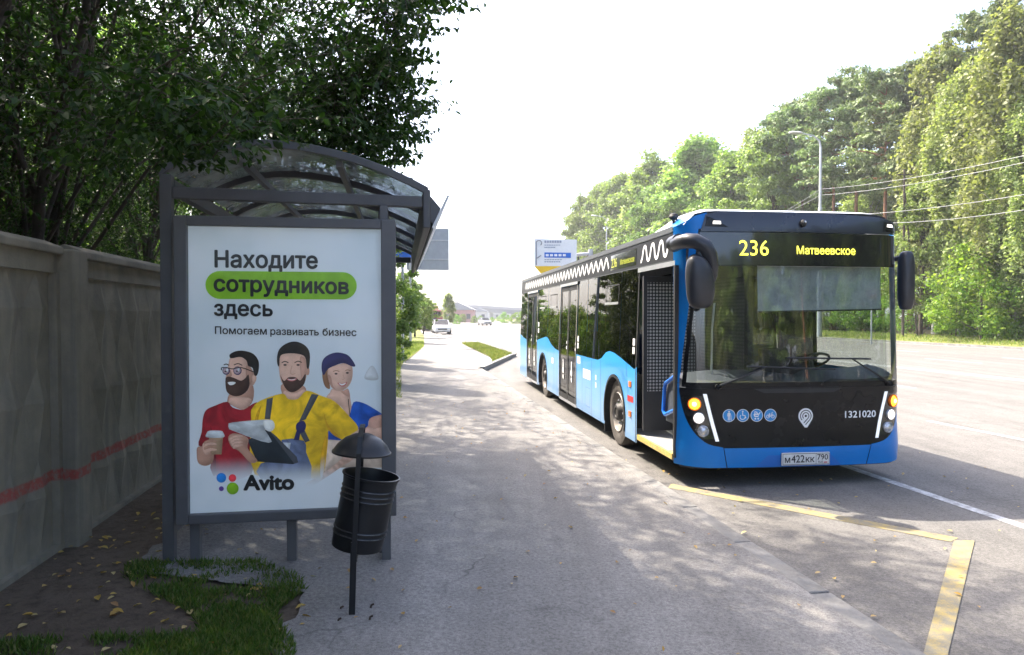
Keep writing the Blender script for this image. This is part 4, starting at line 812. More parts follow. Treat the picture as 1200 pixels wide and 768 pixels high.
# --- kerb-side wall
D1, D2, D3 = (0.235, 1.50), (5.11, 6.68), (9.46, 11.12)
def topline(s):
    pts = [(1.55, 1.145), (1.78, 1.19), (2.2, 1.265), (2.6, 1.325), (2.88, 1.34), (3.1, 1.30), (3.32, 1.20), (3.55, 1.165), (4.2, 1.165), (5.11, 1.17), (6.68, 1.15), (7.1, 1.17), (7.6, 1.25), (8.0, 1.37), (8.25, 1.39), (8.6, 1.355), (9.46, 1.27), (11.12, 1.22), (11.7, 1.26), (12.42, 1.34)]
    for (a, za), (b, zb) in zip(pts, pts[1:]):
        if a <= s <= b: return za + (zb - za) * (s - a) / (b - a)
    return 1.2
W1, W2, WR = 2.58, 8.62, 0.56; WZ = 0.46
def arch(c): return [(c + WR * math.cos(a), WZ + WR * math.sin(a)) for a in frange(math.pi + 0.35, -0.35, 0.17)]
def lowpanel(side, s0, s1, arches, flat=None):
    top = [(s, topline(s) if not flat else flat) for s in frange(s1, s0, 0.12)]
    bot = [(s0, 0.225)]
    for c in arches: bot += [(c - WR * math.cos(0.35) - 0.02, 0.225)] + arch(c) + [(c + WR * math.cos(0.35) + 0.02, 0.225)]
    bot += [(s1, 0.225)]; return bot + top
for s0, s1, ar in ((1.52, 5.09, (W1,)), (6.70, 9.44, (W2,)), (11.14, 12.40, ())):
    MB().patch(lowpanel(-1, s0, s1, ar), SS(-1, 0.0), frange(1.6, 12.3, 0.4), (1.2,)).build('side_panel', 'bus_side_blue', bus)
MB().patch(lowpanel(1, 0.40, 12.40, (W1, W2), 1.2), SS(1, 0.0), frange(1, 12, 1.0)).build('side_panel', 'bus_side_blue', bus)
for c in (W1, W2):
    for side in (-1, 1):
        m = MB(); a_ = arch(c); A1 = [SS(side, 0.012)(*p) for p in a_]; A2 = [SS(side, 0.012)(c + (p[0] - c) * 0.93, WZ + (p[1] - WZ) * 0.93) for p in a_]; A3 = [SS(side, -0.5)(c + (p[0] - c) * 0.99, WZ + (p[1] - WZ) * 0.99) for p in a_]
        n = len(a_)
        m.add(A1 + A2 + A3, [(i, i + 1, n + i + 1, n + i) for i in range(n - 1)] + [(n + i, n + i + 1, 2 * n + i + 1, 2 * n + i) for i in range(n - 1)]); m.build('wheel_arch', 'rubber', bus)
# glazing above the wave: dark panes
def panes(side, segs, mat):
    for s0, s1 in segs:
        n = frange(s1 - 0.012, s0 + 0.012, 0.1)
        poly = [(s0 + 0.012, 2.475), (s1 - 0.012, 2.475)] + [(s, (topline(s) if side < 0 else 1.2) + 0.004) for s in n]
        poly = [(s0 + 0.012, 2.475)] + [(s, (topline(s) if side < 0 else 1.2) + 0.004) for s in reversed(n)] + [(s1 - 0.012, 2.475)]
        MB().patch(poly, SS(side, -0.006), frange(s0 + 0.1, s1 - 0.1, 0.4), frange(1.5, 2.4, 0.3)).build('window_pane', mat, bus)
        m = MB(); x = HW - 0.02
        m.patch([(s1 - 0.05, 1.15), (s1 + 0.05, 1.15), (s1 + 0.05, 2.48), (s1 - 0.05, 2.48)], SS(side, -0.03)); m.build('window_pillar', 'rubber', bus)
panes(-1, [(1.56, 2.36), (2.36, 3.66), (3.66, 4.36), (4.36, 5.09)], 'tinted_glass'); panes(-1, [(6.70, 8.1), (8.1, 9.44)], 'tinted_glass'); panes(-1, [(11.14, 12.4)], 'tinted_glass')
panes(1, [(0.42, 1.9)], 'side_clear_glass'); panes(1, [(1.9, 3.0), (3.0, 4.5), (4.5, 6.0), (6.0, 7.5), (7.5, 9.0), (9.0, 10.6), (10.6, 12.4)], 'tinted_glass')
for s0, z0 in ((2.45, 2.02), (8.42, 2.02), (7.1, 2.02)):                        # hopper vents
    m = MB()
    for q in ([(s0, z0), (s0 + 0.74, z0), (s0 + 0.74, z0 + 0.035), (s0, z0 + 0.035)],): m.patch(q, SS(-1, 0.012))
    m.build('vent_rail', 'alu', bus)
    m = MB(); m.add([SS(-1, 0.004)(*p) for p in ((s0, z0 + 0.04), (s0 + 0.02, z0 + 0.04), (s0 + 0.02, z0 + 0.27), (s0, z0 + 0.27), (s0 + 0.72, z0 + 0.04), (s0 + 0.74, z0 + 0.04), (s0 + 0.74, z0 + 0.27), (s0 + 0.72, z0 + 0.27))], [(0, 1, 2, 3), (4, 5, 6, 7)])
    m.add([SS(-1, 0.004)(*p) for p in ((s0, z0 + 0.27), (s0 + 0.74, z0 + 0.27), (s0 + 0.74, z0 + 0.29), (s0, z0 + 0.29))], [(0, 1, 2, 3)]); m.build('vent_frame', 'rubber', bus)
# upper black band with ribbon ornament, cant rail and roof
for side in (-1, 1):
    MB().patch([(0.30 if side < 0 else 0.36, 2.48), (12.40, 2.48), (12.40, 2.79), (0.30 if side < 0 else 0.36, 2.79)], SS(side, 0.002), frange(1, 12, 1.0)).build('upper_band', 'band_black', bus)
    m = MB(); m.patch([(0.36, 2.792), (12.38, 2.792), (12.38, 2.855), (0.36, 2.855)], SS(side, 0.012), frange(1, 12, 1.0)); m.patch([(0.36, 2.472), (12.38, 2.472), (12.38, 2.482), (0.36, 2.482)], SS(side, 0.006), frange(1, 12, 1)); m.build('cant_rail', 'rail_grey', bus)
m = MB(); f = SS(-1, 0.006)
zz = [(3.05 + k * 0.16, 2.725 if k % 2 else 2.565) for k in range(55)]
zs = smoothpoly(zz, 3, False)
for q in ribbon(zs, 0.052): m.add([f(*p) for p in q], [(0, 1, 2, 3)])
m.build('ribbon_ornament', 'decal_white', bus)
m = MB()
lp = []
for k in range(181): a = k / 180 * 2 * math.pi * 3.75; lp.append((0.36 + 1.14 * k / 180, 2.635 + 0.088 * math.tanh(1.5 * math.sin(a)) / 0.905))
for q in ribbon(lp, 0.046): m.add([f(*p) for p in q], [(0, 1, 2, 3)])
m.build('ribbon_ornament', 'decal_white', bus)
pm('led_dim', (0.34, 0.36, 0.05), 0.5, var=None, emit=((0.8, 0.85, 0.1), 0.10))
MB().add([SS(-1, 0.004)(*p) for p in ((1.70, 2.52), (2.95, 2.52), (2.95, 2.74), (1.70, 2.74))], [(0, 1, 2, 3)]).build('side_display', 'display_black', bus)
mb = MB(); put_text(mb, '236', SS(-1, 0.007), 2.90, 2.62, 2.56, 0.13); mb.build('side_route_number', 'led_dim', bus); mb = MB(); put_text(mb, 'Матвеевское', SS(-1, 0.007), 2.45, 1.78, 2.575, 0.075, 0.015); mb.build('side_route_text', 'led_dim', bus)
# roof shell and front fairing
rx = [-1.0 + 0.1 * k for k in range(21)]
def roofring(y, h, wd): return [Vector((x * wd, y, 2.85 + h * (1 - abs(x) ** 4))) for x in rx]
m = MB(); m.loft([roofring(y, h, HW - 0.058) for y, h in ((1.2, 0.10), (2.0, 0.10), (4, 0.10), (8, 0.10), (12.2, 0.10), (12.40, 0.03))], cap=False, closed=False); m.build('roof', 'roof_white', bus, smooth=True)
m = MB(); m.loft([[Vector((x * (HW - 0.062 - 0.05 * (1 - min(1, y / 1.5))), y, 2.85 + h * (1 - abs(x) ** 14))) for x in rx] for y, h in ((0.19, 0.16), (0.35, 0.20), (0.6, 0.20), (0.9, 0.165), (1.2, 0.11), (1.45, 0.04), (1.5, 0.0))], cap=False, closed=False); m.build('roof_fairing', 'roof_white', bus, smooth=True)
m = MB(); m.patch([(UL + 0.03, 2.80), (-1.07, 2.80), (-0.99, 2.985), (-1.12, 2.95), (-1.24, 2.88)], FS(-0.004), CU, CZ); m.build('roof_corner', 'bus_blue', bus, smooth=True)
m = MB(); m.add([(-1.30, 0.24, 2.845), (-1.27, 0.62, 2.86), (-1.19, 0.55, 2.96), (-1.02, 0.20, 2.99)], [(0, 1, 2, 3)]); m.build('roof_corner', 'bus_blue', bus)
MB().box(-1.27, 1.27, 12.36, 12.40, 0.3, 2.86).build('rear_wall', 'bus_side_blue', bus)
MB().box(-1.1, 1.1, 12.402, 12.41, 1.5, 2.5).build('rear_window', 'bus_black', bus)
for s in (0.55, 4.2, 8.0): 
    MB().box(-0.7, 0.7, s + 1.2, s + 3.0, 2.93, 3.02).build('roof_hatch', 'roof_white', bus, bevel=0.03)
m = MB(); m.tube([(-1.22, 0.55, 2.84), (-1.23, 0.54, 2.96)], 0.018, 8); m.build('antenna_stem', 'rubber', bus); m = MB(); m.lathe([(0.001, -0.045), (0.04, -0.03), (0.055, 0), (0.04, 0.03), (0.001, 0.045)], 14, 'z', (-1.23, 0.53, 2.985)); m.build('front_marker', 'rubber', bus, smooth=True)
m = MB(); m.tube([(-1.25, 5.35, 2.85), (-1.26, 5.34, 2.93)], 0.02, 8); m.build('roof_fitting', 'rubber', bus)
# doors 2 and 3, closed double leaves with alu frame
def door(s0, s1):
    mid = (s0 + s1) / 2
    for a, b in ((s0 + 0.03, mid - 0.012), (mid + 0.012, s1 - 0.03)):
        lf = MB(); fo = SS(-1, -0.012); lf.patch([(a, 0.27), (b, 0.27), (b, 2.40), (a, 2.40)], fo, (), (1.2,)); o = lf.build('door_leaf', 'tinted_glass', bus)
        fr = MB()
        for q in ([(a, 0.25), (a + 0.05, 0.25), (a + 0.05, 2.42), (a, 2.42)], [(b - 0.05, 0.25), (b, 0.25), (b, 2.42), (b - 0.05, 2.42)], [(a + 0.05, 0.25), (b - 0.05, 0.25), (b - 0.05, 0.36), (a + 0.05, 0.36)], [(a + 0.05, 2.33), (b - 0.05, 2.33), (b - 0.05, 2.42), (a + 0.05, 2.42)]): fr.patch(q, SS(-1, -0.004), (), (1.2,))
        fr.build('leaf_frame', 'rubber', o)
        st = MB(); f = SS(-1, 0.0); cs = (a + b) / 2
        st.patch(disc((cs, 0.80), 0.07, 14), f); st.patch(disc((cs, 0.98), 0.035, 12), f); st.patch([(cs - 0.035, 0.86), (cs + 0.035, 0.86), (cs + 0.03, 0.95), (cs - 0.03, 0.95)], f); st.patch(disc((cs, 0.67), 0.05, 12), f); st.build('door_sticker', 'decal_white', o)
        bt = MB(); bt.patch(disc((a + 0.03, 1.25), 0.035, 10), SS(-1, 0.004)); bt.patch(disc((a + 0.03, 1.35), 0.03, 10), SS(-1, 0.004)); bt.build('door_button', 'decal_white', o)
    m = MB(); m.patch([(s0, 2.425), (s1, 2.425), (s1, 2.475), (s0, 2.475)], SS(-1, 0.02)); m.patch([(s0, 0.225), (s0 + 0.025, 0.225), (s0 + 0.025, 2.425), (s0, 2.425)], SS(-1, 0.012), (), (1.2,)); m.patch([(s1 - 0.025, 0.225), (s1, 0.225), (s1, 2.425), (s1 - 0.025, 2.425)], SS(-1, 0.012), (), (1.2,)); m.build('door_frame', 'alu', bus)
    MB().box(-HW + 0.0, -HW + 0.1, s0, s1, 0.20, 0.25).build('door_sill', 'alu', bus)
door(*D2); door(*D3)
# door 1, open: frame, inner leaf, blue handrail, lit step
m = MB(); m.patch([(D1[0] - 0.01, 2.41), (D1[1] + 0.05, 2.41), (D1[1] + 0.05, 2.465), (D1[0] - 0.01, 2.465)], SS(-1, 0.022)); m.build('door_header', 'alu', bus)
m = MB(); m.patch([(D1[1], 0.225), (D1[1] + 0.035, 0.225), (D1[1] + 0.035, 2.41), (D1[1], 2.41)], SS(-1, 0.014), (), (1.2,)); m.build('door_frame', 'rubber', bus)
m = MB(); m.box(-HW + 0.015, -HW + 0.06, D1[0] - 0.035, D1[0] + 0.012, 0.30, 2.41); m.build('door_jamb', 'rubber', bus)
MB().box(-HW + 0.05, -0.55, D1[1] - 0.10, D1[1] - 0.05, 0.40, 2.36).build('door_leaf', 'interior_dark', bus); lf = MB(); lf.add([(-HW + 0.10, D1[1] - 0.102, 0.9), (-0.62, D1[1] - 0.102, 0.9), (-0.62, D1[1] - 0.102, 2.28), (-HW + 0.10, D1[1] - 0.102, 2.28)], [(0, 1, 2, 3)]); lf.build('leaf_glass', 'dotted_film', bus)
MB().box(-HW + 0.005, -0.4, D1[0], D1[1], 0.27, 0.335).build('step', 'floor_vinyl', bus); MB().box(-HW - 0.002, -HW + 0.045, D1[0], D1[1] - 0.002, 0.275, 0.338).build('step_edge', 'safety_yellow', bus)
m = MB(); m.tube([(-HW + 0.10, 0.30, 1.22), (-HW + 0.10, 0.72, 1.07), (-HW + 0.10, 0.76, 1.0), (-HW + 0.10, 0.80, 0.74), (-HW + 0.10, 0.74, 0.70), (-HW + 0.10, 0.30, 0.83)], 0.022, 8); m.build('door_handrail', 'rail_blue', bus, smooth=True)
# cab partition with dotted film
MB().box(-0.33, -0.31, 0.55, 2.0, 1.02, 2.32).build('cab_partition', 'dotted_film_dark', bus); MB().box(-0.36, -0.30, 0.50, 2.0, 0.36, 1.02).build('cab_wall', 'interior_dark', bus)
o = MB().box(-0.36, -0.29, 0.48, 0.56, 0.36, 2.40).build('cab_post', 'rubber', bus)
# --- interior
fl = MB()
for a_, b_, w_ in ((0.42, W1 - 0.62, HW - 0.03), (W1 - 0.62, W1 + 0.62, 0.80), (W1 + 0.62, W2 - 0.62, HW - 0.03), (W2 - 0.62, W2 + 0.62, 0.80), (W2 + 0.62, 12.3, HW - 0.03)): fl.box(-w_, w_, a_, b_, 0.30, 0.34)
fl.build('floor', 'interior_grey', bus); MB().box(-HW + 0.09, HW - 0.09, 0.30, 12.3, 2.76, 2.79).build('ceiling', 'interior_grey', bus)
MB().box(-1.22, 1.22, 0.16, 0.26, 2.44, 2.76).build('display_housing', 'interior_dark', bus)
MB().box(0.0, 1.27, 2.0, 2.04, 0.34, 1.3).build('cab_rear_wall', 'interior_dark', bus)
ds = MB(); R_ = []
for k in range(13):
    u = -1.22 + 2.45 * k / 12; zt = 1.16 + 0.05 * math.sin(k * 0.5) + (0.10 if u > 0.25 else 0); yb = fy(u, 1.2) + 0.03; R_.append([Vector((u, yb, 0.62)), Vector((u, yb + 0.02, zt - 0.06)), Vector((u, yb + 0.18, zt)), Vector((u, yb + 0.48, zt + 0.03)), Vector((u, yb + 0.62, zt - 0.1)), Vector((u, yb + 0.64, 0.62))])
ds.loft(R_); ds.build('dashboard', 'dash_plastic', bus, smooth=True)
st = MB(); c = Vector((0.62, 0.86, 1.30)); tl = Matrix.Rotation(math.radians(-28), 3, 'X')
st.tube([c + tl @ Vector((0.23 * math.cos(a), 0.23 * math.sin(a), 0)) for a in frange(0, 2 * math.pi, 0.26)], 0.016, 8)
for a in (0.3, math.pi - 0.3, -math.pi / 2): st.bar(c, c + tl @ Vector((0.22 * math.cos(a), 0.22 * math.sin(a), 0)), 0.04, 0.015)
st.tube([c, c + tl @ Vector((0, 0, -0.5))], 0.04, 8); st.build('steering_wheel', 'rubber', bus, smooth=True)
def seat(x, y, nm='seat', mat='seat_cloth'):
    m = MB(); m.box(x - 0.21, x + 0.21, y - 0.22, y + 0.22, 0.66, 0.78); m.bar((x, y + 0.22, 0.74), (x, y + 0.33, 1.42), 0.42, 0.09, (0, 1, 0)); m.box(x - 0.05, x + 0.05, y - 0.05, y + 0.05, 0.34, 0.66); m.build(nm, mat, bus, bevel=0.03)
seat(0.62, 1.42, 'driver_seat', 'interior_dark')
for y in (2.6, 3.5, 4.4, 7.2, 8.0, 8.8, 10.5, 11.4):
    for x in ((0.55, 1.02) if y < 9 else (0.55, 1.02)): seat(x, y)
for y in (7.3, 8.3, 8.9, 11.6): seat(-0.9, y)
for x, y in ((-0.35, 2.05), (0.3, 2.2), (-0.45, 4.8), (0.4, 5.0), (-0.45, 6.9), (0.4, 7.0), (-0.45, 9.3), (0.35, 9.5)): MB().tube([(x, y, 0.34), (x, y, 2.78)], 0.018, 8).build('grab_pole', 'alu' if y > 2.1 else 'rubber', bus)
# blind hanging behind the windscreen, ticket machine, hanging hardware
m = MB(); m.patch([(-0.41, 1.90), (1.13, 1.93), (1.13, 2.41), (-0.41, 2.42)], FS(-0.10), CU, (2.1, 2.3)); m.build('sun_blind', 'blind_film', bus); MB().tube([FS(-0.10)(-0.41 + 1.54 * k / 8, 1.90 + 0.03 * k / 8) for k in range(9)], 0.010, 6).build('blind_rod', 'rubber', bus)
m = MB(); m.box(-0.52, -0.42, 0.62, 0.72, 1.12, 1.26); m.lathe([(0.001, -0.04), (0.05, -0.03), (0.055, 0.02), (0.03, 0.05), (0.001, 0.055)], 14, 'z', (-0.35, 0.4, 1.30)); m.tube([(-0.35, 0.4, 1.17), (-0.35, 0.4, 1.27)], 0.015, 6); m.build('validator', 'rubber', bus, smooth=True)
m = MB(); m.tube([(-0.86, 0.33, 1.12), (-0.86, 0.31, 1.72), (-0.84, 0.30, 2.0)], 0.014, 6); m.build('screen_pole', 'alu', bus)
MB().box(-0.36, 0.30, 2.02, 2.06, 0.34, 2.76).build('cab_rear_panel', 'interior_dark', bus)
# --- mirrors
def blob(rings, name, mat, parent=bus, sub=2):
    o = MB().loft(rings).build(name, mat, parent, smooth=True, angle=180); s = o.modifiers.new('s', 'SUBSURF'); s.levels = sub; s.render_levels = sub; return o
def oval(c, rx_, ry_, n=10, p=0.75):
    out = []
    for k in range(n):
        a = 2 * math.pi * k / n; ca, sa = math.cos(a), math.sin(a); out.append(Vector((c[0] + rx_ * math.copysign(abs(ca) ** p, ca), c[1] + ry_ * math.copysign(abs(sa) ** p, sa), c[2])))
    return out
blob([oval((-1.205 + dx, -0.20, z), a * 1.06, b) for z, a, b, dx in ((1.93, 0.05, 0.04, 0.0), (1.955, 0.115, 0.075, 0.0), (2.05, 0.145, 0.10, 0.0), (2.2, 0.15, 0.115, -0.005), (2.33, 0.14, 0.115, -0.02), (2.44, 0.10, 0.10, -0.045), (2.50, 0.04, 0.05, -0.06))], 'mirror_housing', 'mirror_plastic')
mp = [(-1.36, 0.10, 2.63), (-1.36, -0.02, 2.635), (-1.335, -0.14, 2.64), (-1.26, -0.20, 2.63), (-1.17, -0.215, 2.58), (-1.11, -0.21, 2.49), (-1.085, -0.20, 2.39), (-1.075, -0.19, 2.28), (-1.085, -0.18, 2.18)]
m = MB(); rr = [0.075, 0.078, 0.08, 0.082, 0.08, 0.075, 0.068, 0.055, 0.03]; m.tube(mp, rr, 12); m.build('mirror_arm', 'mirror_plastic', bus, smooth=True, angle=60)
m = MB(); m.tube([(-1.345, 0.22, 2.64), (-1.345, 0.05, 2.66)], [0.09, 0.08], 12); m.build('mirror_mount', 'mirror_plastic', bus, smooth=True)
blob([oval((1.405, 0.20, z), a * 0.95, b) for z, a, b in ((1.92, 0.05, 0.04), (1.95, 0.085, 0.07), (2.1, 0.095, 0.09), (2.4, 0.095, 0.09), (2.55, 0.085, 0.08), (2.60, 0.045, 0.05))], 'mirror_housing', 'mirror_plastic')
m = MB(); m.tube([(1.30, 0.32, 2.50), (1.36, 0.26, 2.52), (1.41, 0.20, 2.50)], [0.03, 0.03, 0.035], 10); m.build('mirror_arm', 'mirror_plastic', bus, smooth=True)
# --- wheels
def wheel(side, s):
    x0 = side * (HW - 0.05)
    tp = [(0.285, -0.13), (0.31, -0.145), (0.40, -0.15), (0.455, -0.14), (0.475, -0.115), (0.48, -0.06)] + [(0.47 if k % 2 else 0.48, -0.06 + 0.015 * k) for k in range(1, 8)] + [(0.48, 0.06), (0.475, 0.115), (0.455, 0.14), (0.40, 0.15), (0.31, 0.145), (0.285, 0.13), (0.285, -0.13)]
    w = MB(); w.lathe(tp, 44, 'x'); o = w.build('wheel', 'tyre', bus, smooth=True); o.location = (side * (HW - 0.20), s, 0.478)
    r = MB(); sg = side
    r.lathe([(0.287, sg * 0.138), (0.275, sg * 0.15), (0.262, sg * 0.12), (0.25, sg * 0.05), (0.225, sg * 0.03), (0.20, sg * 0.06), (0.175, sg * 0.085), (0.15, sg * 0.085)], 36, 'x'); ro = r.build('rim', 'rim_steel', o, smooth=True)
    h = MB(); h.lathe([(0.15, sg * 0.083), (0.13, sg * 0.11), (0.115, sg * 0.16), (0.10, sg * 0.175), (0.07, sg * 0.178), (0.065, sg * 0.165), (0.001, sg * 0.165)], 24, 'x'); h.build('hub', 'hub_dark', o, smooth=True)
    for k in range(10):
        a = 2 * math.pi * k / 10; b = MB().tube([(sg * 0.08, 0.172 * math.cos(a), 0.172 * math.sin(a)), (sg * 0.125, 0.172 * math.cos(a), 0.172 * math.sin(a))], [0.02, 0.016], 6).build('wheel_nut', 'alu', o)
    h = MB(); h.lathe([(0.25, sg * 0.04), (0.001, sg * 0.02)], 20, 'x'); h.build('brake_drum', 'hub_dark', o)
for s in (W1, W2):
    for side in (-1, 1): wheel(side, s)
MB().bar((-1.2, W1, 0.46), (1.2, W1, 0.46), 0.12, 0.12).build('axle', 'rubber', bus); MB().bar((-1.2, W2, 0.46), (1.2, W2, 0.46), 0.14, 0.14).build('axle', 'rubber', bus)
MB().box(-HW + 0.02, -HW + 0.34, W1 + 0.60, W1 + 0.63, 0.10, 0.42).build('mud_flap', 'rubber', bus)
MB().box(-HW + 0.05, HW - 0.05, 3.3, 7.9, 0.24, 0.30).build('chassis', 'rubber', bus); MB().box(-HW + 0.05, HW - 0.05, 9.3, 12.3, 0.26, 0.30).build('chassis', 'rubber', bus)
# panel seams on the skirt
for s in (1.98, 3.36, 3.95, 4.62, 7.25, 8.0, 9.2, 11.8):
    z0 = 0.23 if abs(s - W1) > 0.62 and abs(s - W2) > 0.62 else 1.03
    m = MB(); m.add([SS(-1, 0.0015)(*p) for p in ((s - 0.004, z0), (s + 0.004, z0), (s + 0.004, topline(s) - 0.01), (s - 0.004, topline(s) - 0.01))], [(0, 1, 2, 3)]); m.build('panel_seam', 'rubber', bus)
# --- side markings
for s, z in ((1.80, 0.955), (1.80, 0.56)): MB().box(-HW - 0.012, -HW + 0.0, s - 0.05, s + 0.05, z - 0.035, z + 0.035).build('side_marker', 'reflector_orange', bus)
MB().add([SS(-1, 0.003)(*p) for p in ((1.66, 0.72), (1.92, 0.72), (1.92, 0.80), (1.66, 0.80))], [(0, 1, 2, 3)]).build('warning_sticker', 'flag_red', bus)
def whiterects(L, name='side_lettering'):
    for (s0, z0, s1, z1) in L: MB().add([SS(-1, 0.003)(*p) for p in ((s0, z0), (s1, z0), (s1, z1), (s0, z1))], [(0, 1, 2, 3)]).build(name, 'decal_white', bus)
whiterects([(4.30, 0.80, 4.42, 0.96), (4.16, 0.80, 4.27, 0.96), (4.02, 0.80, 4.13, 0.96), (4.45, 0.80, 4.54, 0.96), (4.76, 1.02, 5.02, 1.14), (3.62, 0.72, 3.68, 0.80), (3.62, 0.84, 3.68, 0.92), (7.3, 0.85, 7.5, 0.97)])
whiterects([(1.63, 1.36, 1.72, 1.45), (1.63, 1.47, 1.72, 1.56), (4.92, 1.28, 5.02, 1.38), (4.92, 1.40, 5.02, 1.50), (9.2, 1.45, 9.34, 1.56), (9.2, 1.60, 9.34, 1.70)], 'window_sticker')
m = MB()
for q in ribbon([(4.05, 0.35), (4.05, 0.66), (4.36, 0.66), (4.36, 0.35), (4.05, 0.35)], 0.008): m.add([SS(-1, 0.002)(*p) for p in q], [(0, 1, 2, 3)])
m.build('filler_flap', 'bus_dark_blue', bus)
m = MB()
for q in ribbon(smoothpoly([(3.02, 1.14), (2.7, 1.16), (2.3, 1.10), (2.02, 0.98), (1.9, 0.86)], 4, False), 0.022): m.add([SS(-1, 0.004)(*p) for p in q], [(0, 1, 2, 3)])
m.build('arch_highlight_trim', 'bus_side_blue', bus)
# ================================================================ vegetation
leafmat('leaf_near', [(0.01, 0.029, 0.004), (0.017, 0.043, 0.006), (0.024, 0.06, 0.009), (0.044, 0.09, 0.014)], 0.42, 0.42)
leafmat('leaf_birch', [(0.147, 0.19, 0.062), (0.206, 0.246, 0.09), (0.266, 0.303, 0.117), (0.333, 0.359, 0.152)], 0.38)
leafmat('leaf_lime', [(0.112, 0.174, 0.043), (0.158, 0.224, 0.06), (0.21, 0.282, 0.082), (0.275, 0.347, 0.122)], 0.4)
leafmat('needle_pine', [(0.095, 0.132, 0.062), (0.131, 0.179, 0.081), (0.184, 0.232, 0.108), (0.242, 0.285, 0.139)], 0.22)
leafmat('needle_spruce', [(0.018, 0.036, 0.016), (0.028, 0.05, 0.022), (0.04, 0.066, 0.028)], 0.15)
leafmat('leaf_hedge', [(0.06, 0.12, 0.014), (0.108, 0.192, 0.024), (0.18, 0.276, 0.036), (0.264, 0.336, 0.06)], 0.45)
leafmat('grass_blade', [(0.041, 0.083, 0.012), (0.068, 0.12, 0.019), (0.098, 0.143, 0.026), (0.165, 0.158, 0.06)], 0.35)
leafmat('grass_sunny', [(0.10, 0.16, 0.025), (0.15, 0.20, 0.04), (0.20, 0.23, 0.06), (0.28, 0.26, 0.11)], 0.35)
leafmat('fallen_leaf', [(0.42, 0.26, 0.05), (0.50, 0.36, 0.10), (0.36, 0.20, 0.06), (0.55, 0.46, 0.22), (0.30, 0.16, 0.07)], 0.2)
pm('bark_brown', (0.055, 0.043, 0.034), 0.95, var=(6, 0.35), bump=(30, 0.8)); pm('bark_pine', (0.20, 0.095, 0.05), 0.9, var=(3, 0.35), bump=(14, 0.8)); pm('bark_birch', (0.42, 0.41, 0.38), 0.8, var=(3, 0.4), dirt=(3, 0.52, (0.04, 0.04, 0.04), 0.8))

def leaf_object(name, P, A, B, mat, parent=None, shape='diamond'):
    """P centres, A half-length vectors, B half-width vectors (numpy N,3) -> one mesh of single leaves"""
    n = len(P)
    if shape == 'diamond': V = np.stack([P - A, P + B, P + A, P - B], 1); k = 4
    else:
        up = np.cross(A, B); up /= (np.linalg.norm(up, axis=1, keepdims=True) + 1e-9); fold = up * np.linalg.norm(B, axis=1, keepdims=True) * 0.35
        V = np.stack([P - A, P - A * 0.35 + B * 0.9 + fold, P + A * 0.3 + B * 0.85 + fold, P + A - fold * 0.6, P + A * 0.3 - B * 0.85 + fold, P - A * 0.35 - B * 0.9 + fold], 1); k = 6
    me = bpy.data.meshes.new(name); me.vertices.add(n * k); me.vertices.foreach_set('co', V.astype(np.float32).ravel())
    if k == 4: li = np.arange(n * 4, dtype=np.int32); cnt = 4; nf = n
    else: b = (np.arange(n, dtype=np.int32) * 6)[:, None]; li = np.concatenate([b + np.array([[0, 1, 2, 3]]), b + np.array([[0, 3, 4, 5]])], 1).ravel().astype(np.int32); cnt = 4; nf = n * 2
    me.loops.add(len(li)); me.loops.foreach_set('vertex_index', li)
    me.polygons.add(nf); me.polygons.foreach_set('loop_start', np.arange(0, nf * cnt, cnt, dtype=np.int32))
    me.update(calc_edges=True); me.materials.append(M[mat]); o = bpy.data.objects.new(name, me); COL.objects.link(o); o.parent = parent
    return o
def unit(a): return a / (np.linalg.norm(a, axis=1, keepdims=True) + 1e-9)
def limb_tubes(mb, segs, n=5):
    for pts, rad in segs: mb.tube(pts, rad, n, cap=False)

